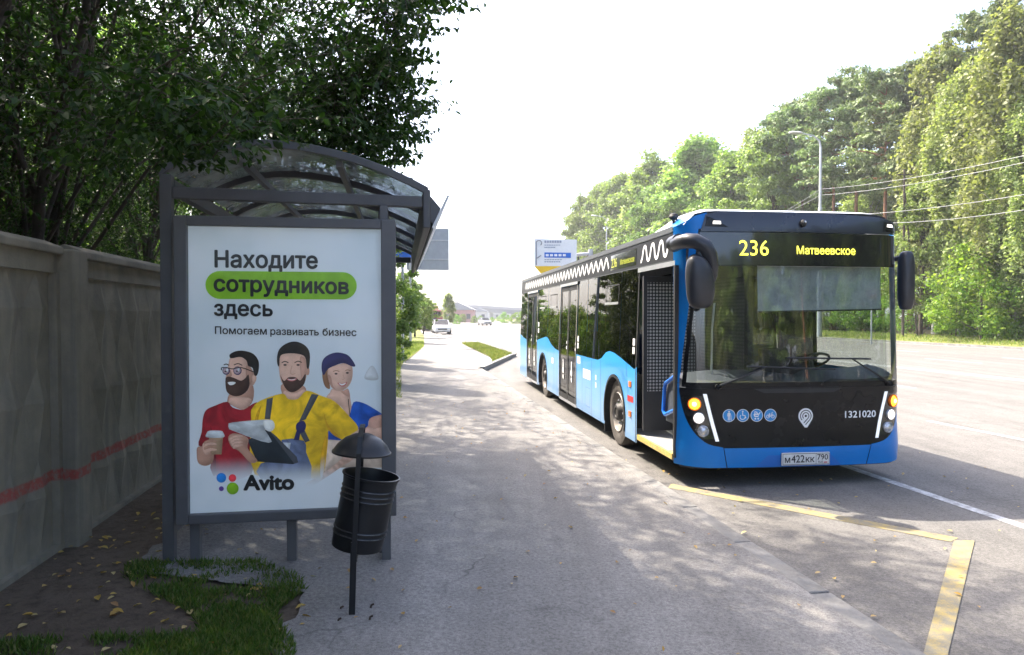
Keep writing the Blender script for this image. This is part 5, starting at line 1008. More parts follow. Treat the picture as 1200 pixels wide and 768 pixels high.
def make_tree(name, label, cat, kind, seed, H, nleaf, group):
    """a tree of height H standing at the origin: trunk with limbs, crown of leaf clumps"""
    rg = np.random.default_rng(seed); root = thing(name, label, cat, (0, 0, 0), 0, group)
    tb = MB(); bend = rg.normal(0, 0.012 * H, 2)
    def axis(t): return np.array([bend[0] * math.sin(2.2 * t), bend[1] * math.sin(2.0 * t + .3) - bend[1] * math.sin(.3), t * H])
    r0 = H * (0.011 if kind in ('pine', 'birch') else 0.013)
    ts = np.linspace(0, 0.97, 12); tb.tube([axis(t) for t in ts], [r0 * (1 - 0.88 * t) + (0.35 * r0 if t == 0 else 0) for t in ts], 8, cap=False)
    C, S = [], []
    if kind == 'pine':
        for _ in range(64):
            t = 0.56 + 0.43 * rg.random() ** 0.9; q = (t - 0.56) / 0.44; L = H * (0.055 + 0.125 * math.sin(math.pi * min(1, 0.18 + 0.82 * q)) ** 0.8) * (0.45 + 0.65 * rg.random()); a = rg.random() * 6.283
            b = axis(min(t, 0.96)); e = b + np.array([math.cos(a) * L, math.sin(a) * L, L * (0.15 + 0.25 * q) - 0.02 * H * (1 - q)])
            tb.tube([b, (b + e) / 2 + np.array([0, 0, 0.1 * L]), e], [r0 * 0.28, r0 * 0.18, r0 * 0.06], 4, cap=False)
            for f in (0.55, 0.8, 1.0): C.append(b + (e - b) * f + rg.normal(0, 0.012 * H, 3)); S.append((H * 0.033 * (0.6 + 0.7 * rg.random()),) * 2 + (H * 0.012,))
    elif kind == 'spruce':
        for _ in range(110):
            t = 0.06 + 0.92 * rg.random(); L = H * 0.17 * (1.02 - t) * (0.75 + 0.4 * rg.random()); a = rg.random() * 6.283; b = axis(min(t, 0.96)); e = b + np.array([math.cos(a) * L, math.sin(a) * L, -0.35 * L])
            for f in (0.35, 0.7, 1.0): C.append(b + (e - b) * f); S.append((H * 0.03 * (1.15 - 0.6 * t),) * 2 + (H * 0.022,))
    else:
        cb = {'birch': 0.16, 'lime': 0.14, 'bush': 0.05}[kind]; wd = {'birch': 0.145, 'lime': 0.235, 'bush': 0.50}[kind]; ncl = {'birch': 150, 'lime': 130, 'bush': 50}[kind]
        lob = rg.random(6) * 0.5 + 0.75; ph = rg.random() * 6.28
        for i in range(ncl):
            t = cb + (0.985 - cb) * rg.random() ** 0.9; q = (t - cb) / (1 - cb); a = rg.random() * 6.283
            env = wd * H * (math.sin(math.pi * (0.10 + 0.86 * q) ** (0.8 if kind != 'birch' else 0.9)) ** 0.75) * np.interp(((a + ph) % 6.283) / 6.283 * 6, range(7), list(lob) + [lob[0]])
            L = env * rg.random() ** 0.42; b = axis(min(0.95, max(0.08, t - 0.10 - 0.10 * rg.random()))); e = axis(min(t, 0.99)) + np.array([math.cos(a) * L, math.sin(a) * L, 0.0]); e[2] = t * H
            if i % 2 == 0: tb.tube([b, b + (e - b) * 0.5 + np.array([0, 0, 0.03 * H]), e], [r0 * 0.3, r0 * 0.17, r0 * 0.05], 4, cap=False)
            s = H * (0.034 if kind == 'birch' else 0.044 if kind == 'lime' else 0.13) * (0.6 + 0.75 * rg.random()); C.append(e); S.append((s, s, s * (1.25 if kind == 'birch' else 0.72)))
    bark = {'pine': 'bark_pine', 'birch': 'bark_birch'}.get(kind, 'bark_brown'); tb.build('trunk', bark, root, smooth=True, angle=80)
    C, S = np.array(C), np.array(S); idx = rg.integers(0, len(C), nleaf); dirn = unit(rg.normal(0, 1, (nleaf, 3))); rad = rg.random((nleaf, 1)) ** 0.45
    P = C[idx] + dirn * rad * S[idx] * (1 + 0.25 * rg.normal(0, 1, (nleaf, 1)))
    if kind == 'birch': P[:, 2] -= (rg.random(nleaf) ** 2) * H * 0.07
    P[:, 2] = np.maximum(P[:, 2], 0.012 * H)
    nrm = unit(dirn * 0.7 + rg.normal(0, 0.75, (nleaf, 3)) + np.array([0, 0, 0.45])); A = unit(np.cross(nrm, rg.normal(0, 1, (nleaf, 3)))); B = np.cross(nrm, A)
    ls = {'pine': 0.0085, 'spruce': 0.009, 'birch': 0.0068, 'lime': 0.0078, 'bush': 0.019}[kind] * H * (0.6 + 0.8 * rg.random((nleaf, 1))); wr = {'pine': 0.38, 'spruce': 0.4, 'birch': 0.62, 'lime': 0.7, 'bush': 0.6}[kind]
    leaf_object('crown', P, A * ls, B * ls * wr, {'pine': 'needle_pine', 'spruce': 'needle_spruce', 'birch': 'leaf_birch', 'lime': 'leaf_lime', 'bush': 'leaf_hedge'}[kind], root)
    return root
GR = 'trees of the roadside forest across the road'
LBL = {'birch': 'tall birch with pale hanging foliage at the forest edge across the road', 'pine': 'tall pine with bare reddish trunk in the forest across the road', 'lime': 'full-leaved broadleaf tree with rounded green crown across the road', 'spruce': 'dark narrow spruce standing in the forest across the road'}
TPL = {}
for kind, seeds, n in (('birch', (1, 2, 3), 28000), ('pine', (11, 12, 13), 19000), ('lime', (21, 22, 23), 27000), ('spruce', (31,), 20000)):
    TPL[kind] = [make_tree({'birch': 'birch_tree', 'pine': 'pine_tree', 'lime': 'broadleaf_tree', 'spruce': 'spruce_tree'}[kind], LBL[kind], 'tree', kind, s, 20.0, n, GR) for s in seeds]
used = set(); TI = 0
def plant(kind, x, y, z, h, wscale=1.0, label=None, group=None):
    global TI
    TI += 1; src = TPL[kind][TI % len(TPL[kind])]
    if src.name in used: o = copy_tree(src)
    else: o = src; used.add(src.name)
    s = h / 20.0; o.location = (x, y, z); o.scale = (s * wscale, s * wscale, s); o.rotation_euler = (0, 0, RND.uniform(0, 6.28))
    o['label'] = label or LBL[kind]; o['group'] = group or GR
    return o
def tree_px(kind, px, py, v, wsc=1.0):
    """tree whose top stands at photo pixel (px, py), rooted on the forest floor at distance v across the road"""
    q = at_v(px, py, v); return plant(kind, q.x, q.y, 0.2, q.z - 0.2, wsc)
TLAB = {1192: 'tallest pale birch at the forest edge above the large verge shrub', 1150: 'pale birch next to the tallest birch, behind the four wires', 1172: 'tall pine with leaning bare trunk between the two tallest birches', 1100: 'broad pale birch behind the wooden utility pole', 1068: 'dark pine just behind the utility pole with the brace', 1035: 'pine with reddish trunk showing right above the bus roof cap', 1003: 'pine standing between the street lamp and the utility pole',
        978: 'pine directly behind the tall street lamp pole', 940: 'flat-crowned pine beside the head of the tall street lamp', 905: 'rounded green tree left of the pines near the lamp head', 885: 'pale birch rising beyond the rounded green tree by the pines', 825: 'highest rounded broadleaf crown midway along the receding forest', 748: 'pale birch standing by the distant street lamp', 680: 'last pale birch where the forest edge ends beside the direction board', 690: 'rounded tree next to the last birch at the far end of the forest', 1240: 'very tall birch at the edge of the forest before the pines begin', 1215: 'half-grown birch under the tallest birch'}
for kind, px, py, v in (('birch', 1192, 2, 38.5), ('birch', 1150, 60, 40), ('pine', 1172, 12, 43), ('birch', 1100, 46, 40.5), ('pine', 1068, 78, 43), ('pine', 1035, 88, 41.5), ('pine', 1003, 92, 43), ('birch', 1128, 90, 39.5), ('pine', 978, 105, 42), ('pine', 940, 114, 43), ('lime', 905, 152, 39.5), ('pine', 925, 130, 41), ('birch', 885, 148, 43), ('lime', 860, 178, 40),
                        ('lime', 825, 163, 42), ('lime', 840, 178, 43.5), ('birch', 812, 176, 44), ('lime', 800, 186, 40), ('lime', 775, 182, 43), ('birch', 748, 192, 41), ('lime', 728, 205, 41), ('lime', 708, 210, 40), ('lime', 690, 226, 39.5), ('birch', 680, 244, 40),
                        ('lime', 1080, 210, 38.2), ('birch', 1175, 175, 37.8), ('birch', 1215, 100, 38), ('birch', 1240, 20, 40), ('pine', 1270, 10, 43), ('lime', 845, 205, 38.5), ('lime', 762, 215, 38.5)):
    o = tree_px(kind, px, py, v, 1.35 if px in (825, 840, 860, 775) else 1.0)
    if px in TLAB: o['label'] = TLAB[px]
for k in range(34):                                         # second and third row, filling the gaps between the trunks
    px = 690 + (k * 67.0) % 540; v = 47 + (k * 5.3) % 16; top = 262 - (px - 680) * 0.30 + RND.uniform(0, 30)
    tree_px(('lime', 'birch', 'pine', 'spruce')[k % 4], px, top, v, 1.1)
for k in range(44):                                         # the forest goes on along the road, with a clearing
    w = -96 - k * 4.6 + RND.uniform(-1, 1); q = RF(38.5 + RND.uniform(0, 8), w)
    if -107 < w < -93: continue
    plant(('spruce', 'birch', 'lime', 'spruce')[k % 4], q.x, q.y, 0.2, 21 + RND.uniform(0, 7), 1.3)
for k in range(30):                                         # the same forest beside and behind the camera
    w = 24 - k * 4.0 + RND.uniform(-1, 1); v = 38.5 + RND.uniform(0, 3) + (k % 3) * 3.5
    q = RF(v, w); plant(('spruce', 'pine', 'birch', 'spruce', 'lime')[k % 5], q.x, q.y, 0.2, 19 + RND.uniform(0, 7), 1.15)
for k in range(20):
    w = 26 - k * 5.5 + RND.uniform(-1, 1); q = RF(50 + RND.uniform(0, 6), w); plant(('lime', 'spruce', 'birch')[k % 3], q.x, q.y, 0.3, 22 + RND.uniform(0, 6), 1.2)
# understorey bushes at the forest edge
bushA = make_tree('bush', 'low leafy bush at the foot of the forest across the road', 'bush', 'bush', 41, 3.0, 7000, 'bushes at the forest edge')
bushB = make_tree('bush', 'low leafy bush at the foot of the forest across the road', 'bush', 'bush', 42, 3.0, 7000, 'bushes at the forest edge')
nb = 0
def bush_at(x, y, z, s, label=None, group=None, cat=None):
    global nb
    src = (bushA, bushB)[nb % 2]; o = src if nb < 2 else copy_tree(src); nb += 1
    o.location = (x, y, z); o.scale = (s, s, s * RND.uniform(0.9, 1.2)); o.rotation_euler = (0, 0, RND.uniform(0, 6.28))
    o['label'] = label or 'low leafy bush at the foot of the forest across the road'; o['group'] = group or 'bushes at the forest edge'
    return o
for k in range(40):
    w = 130 - k * 3.6 + RND.uniform(-1, 1); q = RF(39.0 + RND.uniform(0, 2.4), w); bush_at(q.x, q.y, 0.2, RND.uniform(0.9, 1.7))
q = at_v(1150, 395, 37.2); bush_at(q.x, q.y, 0.1, 2.3, 'large yellow-green leafy shrub on the grass verge beside the short posts')
for px, s in ((1185, 1.7), (1120, 1.1)):
    q = at_v(px, 395, 38.0); bush_at(q.x, q.y, 0.15, s)
# hedge trees on the left, beyond the shelter
def lefttree(px, ptop, w, kind, wsc):
    k = 1.0; r = ray(px, ptop); y = w * CT; q = CAM + r * (y / r.y); return plant(kind, q.x, q.y, 0.05, q.z, wsc, None, None)
for px, py, y, kind, wsc in ((425, 285, 27, 'lime', 1.2), (472, 320, 44, 'lime', 1.2), (486, 333, 55, 'lime', 1.3), (496, 345, 62, 'lime', 1.3), (440, 250, 17, 'lime', 1.0), (420, 240, 24, 'birch', 1.3), (498, 352, 85, 'lime', 1.4)):
    o = lefttree(px, py, y, kind, wsc); o['label'] = 'leafy green tree leaning over the path beyond the shelter'; o['group'] = 'small trees along the path beyond the shelter'
o = lefttree(526, 343, 105, 'birch', 1.5); o['label'] = 'slender open-crowned tree standing above the parked cars'; o['group'] = 'thin tree'; del o['group']
for k in range(16):
    w = 13 + k * 2.2; q = RF(-1.7 - 0.3 * (k % 2) + max(0, w - 24) * 0.055, w); bush_at(q.x, q.y, 0.05, RND.uniform(0.45, 0.8), 'green bush growing along the fence beyond the shelter', 'bushes along the path beyond the shelter')

for k in range(15):                                         # wood behind the fence
    q = RF(-9.5 - (k % 3) * 3.2, -6 + k * 3.6); plant(('lime', 'birch', 'lime')[k % 3], q.x, q.y, 0.0, 9 + (k * 7) % 5, 1.35, 'tree of the dense green wood behind the concrete fence', 'wood behind the fence')
# ---- big overhanging trees behind the fence: twigs with single leaves
def near_tree(seed, v0, w0, ntwig, rad, zc, H, label, carve=True, extra=()):
    rg = np.random.default_rng(seed); base = RF(v0, w0, 0.0); root = thing('roadside_tree', label, 'tree', base, 0, None)
    tb = MB(); b = np.array(base); leanv = np.array(RF(0.55, 0.1)) 
    stems = []
    for k in range(3):
        a = rg.random() * 6.28; off = np.array([math.cos(a), math.sin(a), 0]) * 0.22 * (k > 0)
        pts = [off, off * 1.5 + np.array([0, 0, 1.4]), off * 3 + leanv * 0.3 + np.array([0, 0, 2.9]), off * 5 + leanv * (0.9 + 0.3 * k) + np.array([0, 0, 4.6]), off * 7 + leanv * (1.4 + 0.3 * k) + np.array([0, 0, H * 0.85])]
        stems.append(pts); tb.tube([Vector(p) for p in pts], [0.075, 0.065, 0.055, 0.04, 0.012], 7, cap=False)
    # boughs reach into the crown, twigs start on them
    boughs = []
    for k in range(46):
        st = stems[k % 3]; i = rg.integers(2, 5); p0 = st[i - 1] + (st[i] - st[i - 1]) * rg.random(); a = rg.random() * 6.28
        q = rg.random(); e = np.array([0, 0, zc]) + leanv * 0.8 + np.array([math.cos(a) * rad[0] * 0.9 * q ** .5, math.sin(a) * rad[1] * 0.9 * q ** .5, rg.uniform(-0.9, 0.9) * rad[2] * (1 - 0.5 * q)])
        mid = (p0 + e) / 2 + np.array([0, 0, 0.35]); boughs.append((p0, mid, e)); tb.tube([Vector(p0), Vector(mid), Vector(e)], [0.026, 0.017, 0.006], 5, cap=False)
    D = unit(rg.normal(0, 1, (ntwig, 3))); R_ = rg.random((ntwig, 1)) ** 0.40; C0 = np.array([0, 0, zc]) + leanv * 0.8
    lump = 1 + 0.16 * np.sin(D[:, :1] * 5 + seed) * np.cos(D[:, 1:2] * 4.3) + 0.12 * np.sin(D[:, 2:] * 7 + 2 * seed)
    P0 = C0 + D * R_ * np.array(rad) * lump
    ncl = max(40, ntwig // 26); ci = rg.integers(0, ncl, ntwig); cen = P0[:ncl]; far_ = rg.random((ntwig, 1)) < 0.82      # most twigs gather in sprays, light falls between them
    P0 = np.where(far_, cen[ci] + rg.normal(0, 0.42, (ntwig, 3)) * np.array([1, 1, 0.6]), P0); off = 0
    for (qx, qy, dd, nn) in extra:
        r_ = ray(qx, qy); c_ = np.array(CAM + r_ * (dd / r_.y)) - b; P0[off:off + nn] = c_ + rg.normal(0, 0.20, (nn, 3)); off += nn
    dirn = unit(D * np.array([1, 1, 0.5]) + rg.normal(0, 0.55, (ntwig, 3)) + np.array([0, 0, -0.25])); Lt = rg.uniform(0.35, 0.85, (ntwig, 1))
    nl = 25; PP, AA, BB = [], [], []; tw = []
    for k in range(nl):
        t = (k + 1.0) / nl; pos = P0 + dirn * Lt * t + np.array([0, 0, -0.22]) * (t ** 2) * Lt; tang = unit(dirn + np.array([0, 0, -0.45]) * t)
        side = unit(np.cross(tang, rg.normal(0, 0.35, (ntwig, 3)) + np.array([0, 0, 1.0]))) * (1 if k % 2 else -1)
        ln = 0.029 * rg.uniform(0.7, 1.25, (ntwig, 1)); A = unit(side * 0.9 + tang * 0.55 + np.array([0, 0, -0.45]) + rg.normal(0, 0.28, (ntwig, 3)))
        nr = unit(np.array([0, 0, 1.0]) + rg.normal(0, 0.55, (ntwig, 3))); B = unit(np.cross(nr, A)); PP.append(pos + A * ln); AA.append(A * ln); BB.append(B * ln * 0.52)
    P, A, B = np.concatenate(PP), np.concatenate(AA), np.concatenate(BB); Wd = P + b
    # keep clear of the shelter, of the wall below its coping, and of the open sky right of the crown
    v = Wd[:, 0] * CT + Wd[:, 1] * ST; w = -Wd[:, 0] * ST + Wd[:, 1] * CT
    keep = ~((v > -1.75) & (v < 0.6) & (w > 4.2) & (w < 10.3) & (Wd[:, 2] < 2.93 - 0.16 * np.clip(v + 0.9, 0, 1)))
    keep &= ~((v > -2.65) & (v < 0.6) & (Wd[:, 2] < 2.5)) & (Wd[:, 2] > 0.8)
    if carve:
        px, py, f = proj(Wd); lim = np.interp(py, [-60, 0, 25, 60, 100, 135, 165, 190, 230, 300], [600, 545, 512, 482, 492, 505, 492, 474, 470, 455]); lim = lim + 13 * np.sin(py * 0.21) + 8 * np.sin(py * 0.53 + 1) + rg.normal(0, 13, len(py))
        infr = (py > -60) & (py < 420) & (f > 0.3); keep &= ~(infr & (px > lim)); keep &= ~((f > 0.2) & (f < 2.6) & (np.abs(px - 600) < 700) & (py > -80))
        keep &= ~(infr & (py > np.interp(px, [0, 190, 200, 260, 330, 430, 480, 520], [420, 420, 300, 235, 180, 205, 212, 150])) & (px > 150) & (v > -1.9))
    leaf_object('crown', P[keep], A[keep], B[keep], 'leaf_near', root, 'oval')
    tk = keep.reshape(nl, ntwig).all(0); ids = np.nonzero(tk)[0]
    for i in ids[: 1500]:
        p = P0[i]; d = dirn[i]; L = Lt[i, 0]; tb.tube([Vector(p), Vector(p + d * L * 0.5 + np.array([0, 0, -0.055]) * L), Vector(p + d * L + np.array([0, 0, -0.22]) * L)], [0.0045, 0.003, 0.0015], 3, cap=False)
    tb.build('trunk', 'bark_brown', root, smooth=True, angle=80)
    return root
near_tree(3, -3.7, 4.9, 3400, (3.75, 2.8, 3.0), 5.5, 9.0, 'dark leafy tree overhanging the near end of the shelter roof', extra=[(520, 5, 5.2, 26), (500, 45, 5.4, 40), (485, 80, 5.6, 40), (495, 118, 5.6, 40), (470, 140, 5.6, 50), (440, 160, 5.4, 50), (400, 178, 5.2, 36), (370, 165, 5.4, 40), (300, 150, 5.2, 40), (225, 178, 4.6, 50), (240, 150, 4.8, 40), (430, 60, 5.2, 60), (400, 110, 5.4, 60), (480, 12, 5.0, 40), (540, -8, 5.2, 30), (205, 165, 3.9, 40), (235, 172, 3.85, 40), (262, 163, 3.9, 30), (212, 188, 3.9, 30), (180, 150, 3.9, 40)])
near_tree(5, -3.9, 8.4, 3500, (3.9, 3.1, 4.5), 7.1, 11.5, 'dark leafy tree behind the fence overhanging the middle of the shelter')
t3 = near_tree(8, -4.4, 12.8, 1500, (3.4, 3.0, 3.8), 6.3, 10.0, 'dark leafy tree behind the fence at the far end of the shelter')
t0 = near_tree(9, -4.4, 0.6, 2200, (3.0, 2.6, 3.2), 6.2, 10.0, 'dark leafy tree behind the fence before the first panel')
t6 = near_tree(15, -6.9, 8.0, 2400, (2.6, 3.6, 3.0), 4.4, 8.0, 'dark bushy tree growing well behind the concrete fence')
for src, v, w, lb_ in ((t3, -4.3, 17.2, 'leafy tree behind the fence past the shelter'), (t3, -4.6, 22.5, 'leafy tree behind the fence beside the stop sign'), (t0, -4.6, -4.8, 'leafy tree behind the fence and behind the viewer'), (t6, -8.0, 3.0, 'dark bushy tree behind the fence at its near end')):
    c = copy_tree(src); c.location = RF(v, w, 0); c['label'] = lb_

for i, (v, w, sc_) in enumerate(((-5.0, 2.6, 0.55), (-5.2, 5.6, 0.6), (-5.0, 8.8, 0.55), (-5.3, 12.0, 0.62))):
    c = copy_tree(t6); c.location = RF(v, w, 0); c.scale = (sc_,) * 3; c.rotation_euler = (0, 0, TH + (math.pi if i % 2 else 0)); c['label'] = 'low leafy thicket filling the gap just above the fence coping'; c['group'] = 'thickets behind the fence'
# ================================================================ grass, fallen leaves
def blades(name, n, fn, h, mat, seed, label, wid=0.0035):
    rg = np.random.default_rng(seed); P = np.array([fn(rg) for _ in range(n)]); L = h * rg.uniform(0.45, 1.25, (n, 1))
    d = unit(np.concatenate([rg.normal(0, 0.55, (n, 2)), np.ones((n, 1))], 1)); A = d * L / 2; s = unit(np.cross(d, rg.normal(0, 1, (n, 3)))); o = leaf_object(name, P + A, A, s * wid * rg.uniform(0.7, 1.5, (n, 1)), mat)
    return tag(o, label, 'grass', None, 'stuff')
from mathutils import noise as mnoise
def near_grass(rg):
    while True:
        v, w = rg.uniform(-2.3, -0.45), rg.uniform(2.2, 4.75)
        k = mnoise.noise((v * 1.7, w * 1.7, 0.3)) * 1.5 + mnoise.noise((v * 6, w * 6, 5.0)) * 0.9
        lim = -1.35 - 0.35 * math.sin(w * 3) if w > 3.7 else -2.0
        edge = -0.58 + 0.08 * math.sin(w * 6)
        if v > lim and v < edge and rg.random() < 0.55 + 0.8 * k and v < edge + 0.01 - (0.55 if w > 4.25 else 0) * max(0, w - 4.2): return tuple(RF(v, w, soilz(v, w)))
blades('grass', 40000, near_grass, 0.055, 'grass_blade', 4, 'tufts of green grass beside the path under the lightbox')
blades('grass', 9000, lambda rg: tuple((lambda v, w: RF(v, w, prof(v) - 0.01))(rg.uniform(-2.0, 0.0 + 0.02), rg.uniform(14, 24))), 0.10, 'grass_sunny', 5, 'grass along the path beyond the shelter', 0.006)
def vg(rg):
    w = rg.uniform(24, 46); v = rg.uniform(-2.0, np.interp(w, [24, 24.5, 38.6, 60], [0.08, 0.08, 1.28, 2.0])); return tuple(RF(v, w, prof(v) - 0.01))
blades('grass', 12000, vg, 0.13, 'grass_sunny', 6, 'sunlit grass strip around the sign poles', 0.010)
def ig(rg):
    while True:
        w = rg.uniform(26.6, 44); a = np.interp(w, [26.6, 29.2, 44], [3.5, 3.76, 3.82]); b = np.interp(w, [26.6, 31.5, 44], [3.52, 5.0, 4.85]); v = rg.uniform(3.5, 5.0)
        if a < v < b: return tuple(RF(v, w, -0.05))
blades('grass', 9000, ig, 0.13, 'grass_sunny', 7, 'wedge of grass between the path and the road behind a kerb', 0.010)
blades('grass', 16000, lambda rg: tuple((lambda v, w: RF(v, w, -0.05 + 0.3 * (v - 33.6) / 5.4))(rg.uniform(33.8, 38.8), rg.uniform(5, 90))), 0.22, 'grass_sunny', 8, 'mown grass verge along the far side of the road', 0.022)
def litter(name, n, fn, size, seed, label):
    rg = np.random.default_rng(seed); P = np.array([fn(rg) for _ in range(n)]); P[:, 2] += 0.012; a = rg.random(n) * 6.28
    A = np.stack([np.cos(a), np.sin(a), rg.normal(0, 0.25, n)], 1); nr = unit(np.array([0, 0, 1.0]) + rg.normal(0, 0.22, (n, 3))); B = unit(np.cross(nr, A)); s = size * rg.uniform(0.5, 1.2, (n, 1))
    return tag(leaf_object(name, P, A * s, B * s * 0.62, 'fallen_leaf', None, 'oval'), label, 'leaves', None, 'stuff')
litter('fallen_leaves', 420, lambda rg: tuple((lambda v, w: RF(v, w, soilz(v, w) + 0.004))(rg.uniform(-2.25, -0.5) , rg.uniform(2.4, 8.0))), 0.026, 1, 'dry yellow leaves lying on the bare earth by the fence')
litter('fallen_leaves', 150, lambda rg: tuple((lambda v, w: RF(v, w, prof(v)))(rg.uniform(-0.5, 2.5), rg.uniform(2.0, 14))), 0.019, 2, 'scattered dry leaves on the grey path')
litter('fallen_leaves', 110, lambda rg: tuple((lambda v, w: RF(v, w, ZR + 0.006))(2.75 + 4.5 * rg.random() ** 1.5, rg.uniform(2.5, 9.5))), 0.022, 3, 'scattered dry leaves on the road in front of the bus')

def roofleaf(rg):
    x = -0.75 + 1.3 * rg.random() ** 1.6; y = SL * rg.random() ** 1.4; p = RF(SV0 + x, SW0 + y); return (p.x, p.y, archz(x) + 0.024)
litter('fallen_leaves', 170, roofleaf, 0.03, 9, 'dry leaves caught on the shelter roof')
# ================================================================ street lamps, wires, posts across the road
pm('lamp_steel', (0.42, 0.44, 0.46), 0.45, 0.4, var=(3, 0.08)); pm('wire_grey', (0.20, 0.205, 0.215), 0.5, 0.2, var=None)
def street_lamp(px, phead, v, lab):
    q = at_v(px, phead, v); t = thing('street_lamp', lab, 'street lamp', (q.x, q.y, -0.05), 0, None); Hh = q.z + 0.05
    MB().tube([(0, 0, 0), (0, 0, Hh * 0.64), (0, 0, Hh * 0.641), (0, 0, Hh - 1.0)], [0.20, 0.17, 0.125, 0.10], 12).build('pole', 'lamp_steel', t, smooth=True)
    MB().tube([(0, 0, Hh - 1.05), (-0.12, 0, Hh - 0.5), (-0.6, 0, Hh - 0.1), (-1.6, 0, Hh + 0.12)], [0.09, 0.08, 0.07, 0.06], 8).build('arm', 'lamp_steel', t, smooth=True)
    m = MB(); m.loft([[Vector((-1.5 - 1.1 * k / 5, b * s * (0.30 if 0 < k < 5 else 0.14), Hh + 0.10 + 0.06 * k / 5 + c * (0.14 if 0 < k < 5 else 0.06))) for b, s, c in ((-1, 1, 0), (-.6, 1, 0.8), (0, 1, 1.1), (.6, 1, .8), (1, 1, 0), (.5, 1, -.5), (-.5, 1, -.5))] for k in range(6)]); m.build('lamp_head', 'lamp_steel', t, smooth=True, angle=60)
    return q
LA = street_lamp(962, 158, 34.0, 'tall grey street lamp with curved arm rising behind the bus'); LB = street_lamp(711, 254, 34.0, 'distant street lamp with curved arm before the leafy trees')
def wire(name, a, b, sag, lab):
    a, b = Vector(a), Vector(b); pts = [a + (b - a) * (k / 16) - Vector((0, 0, sag * 4 * (k / 16) * (1 - k / 16))) for k in range(17)]
    o = MB().tube([p - a for p in pts], 0.018, 6).build(name, 'wire_grey', None); o.location = a; tag(o, lab, 'wire', 'wires strung along the lamp line')
def zat(px, py, y): return CAM.z + ray(px, py).z / ray(px, py).y * y
for py in (222, 229):
    a = Vector((LA.x, LA.y, zat(962, py, LA.y))); r2 = at_v(1200, py - 33, 34.0); e = r2 + (r2 - a) * 1.0; e.z = r2.z + (r2.z - a.z) * 0.4 + 1.5
    wire('overhead_wire', a, e, 1.0, 'pale overhead wire crossing the forest from the lamp pole')
    b = at_v(918 - (229 - py) * 0.5, 250, 34.0) ; wire('overhead_wire', a, a + (Vector((b.x, b.y, b.z)) - a) * 1.6, 0.1, 'pale overhead wire sloping down from the lamp pole')
for (p0, p1) in (((1000, 252), (1200, 218)), ((1030, 262), (1200, 236))):
    a = at_v(*p0, 34.6); b = at_v(*p1, 34.6); wire('overhead_wire', a, b + (b - a) * 0.8, 0.5, 'lower pale wire crossing the birches')
t_ = at_v(1058, 395, 36.5); th_ = zat(1058, 200, t_.y)
t = thing('utility_pole', 'thin wooden utility pole with a brace at the forest edge', 'pole', (t_.x, t_.y, 0.1)); MB().tube([(0, 0, -0.2), (0, 0, th_)], [0.10, 0.07], 8).build('pole', 'bark_brown', t, smooth=True); MB().tube([(1.1, 0, -0.2), (0.05, 0, th_ * 0.86)], [0.08, 0.06], 8).build('brace', 'bark_brown', t, smooth=True)
MB().bar((-0.5, 0, th_ - 0.4), (0.5, 0, th_ - 0.4), 0.1, 0.1).build('cross_arm', 'bark_brown', t)
for px in (1116, 1122):
    q = on_ground(px, 393, 0.05); t = thing('wooden_stump', 'short dark wooden post by the large shrub', 'post', q, 0.2, 'short posts by the shrub'); m = MB(); m.tube([(0, 0, -0.1), (0.02, 0, 0.6), (0.03, 0, 1.05)], [0.17, 0.15, 0.14], 9); m.build('post', 'bark_brown', t)
q = on_ground(1131, 396, 0.0); rg = random.Random(3)
m = MB(); R_ = []
for k in range(6): R_.append([Vector(((0.75 * math.cos(a) * (1 + 0.25 * math.sin(3 * a + k))) * math.sin(0.35 + k * 0.5), 0.5 * math.sin(a) * math.sin(0.35 + k * 0.5), 0.32 - 0.42 * math.cos(0.35 + k * 0.5) + 0.25 * math.cos(a) * (k / 5))) for a in [2 * math.pi * i / 9 for i in range(9)]])
m.loft(R_); o = m.build('boulder', 'sign_grey', None); o.location = q; tag(o, 'dark grey boulder lying on the verge beside the posts', 'boulder')
q = on_ground(1021, 402, -0.05); t = thing('verge_sign', 'small red and white road sign on a pole across the road', 'sign', q, 0); MB().tube([(0, 0, -0.1), (0, 0, 3.6)], 0.05, 8).build('pole', 'galvanised', t); MB().lathe([(0.001, 0), (0.36, 0), (0.36, 0.03), (0.001, 0.03)], 20, 'y', (0, -0.08, 3.2)).build('sign_face', 'sign_red', t); MB().box(-0.26, 0.26, -0.10, -0.085, 3.12, 3.28).build('sign_bar', 'sign_white', t)

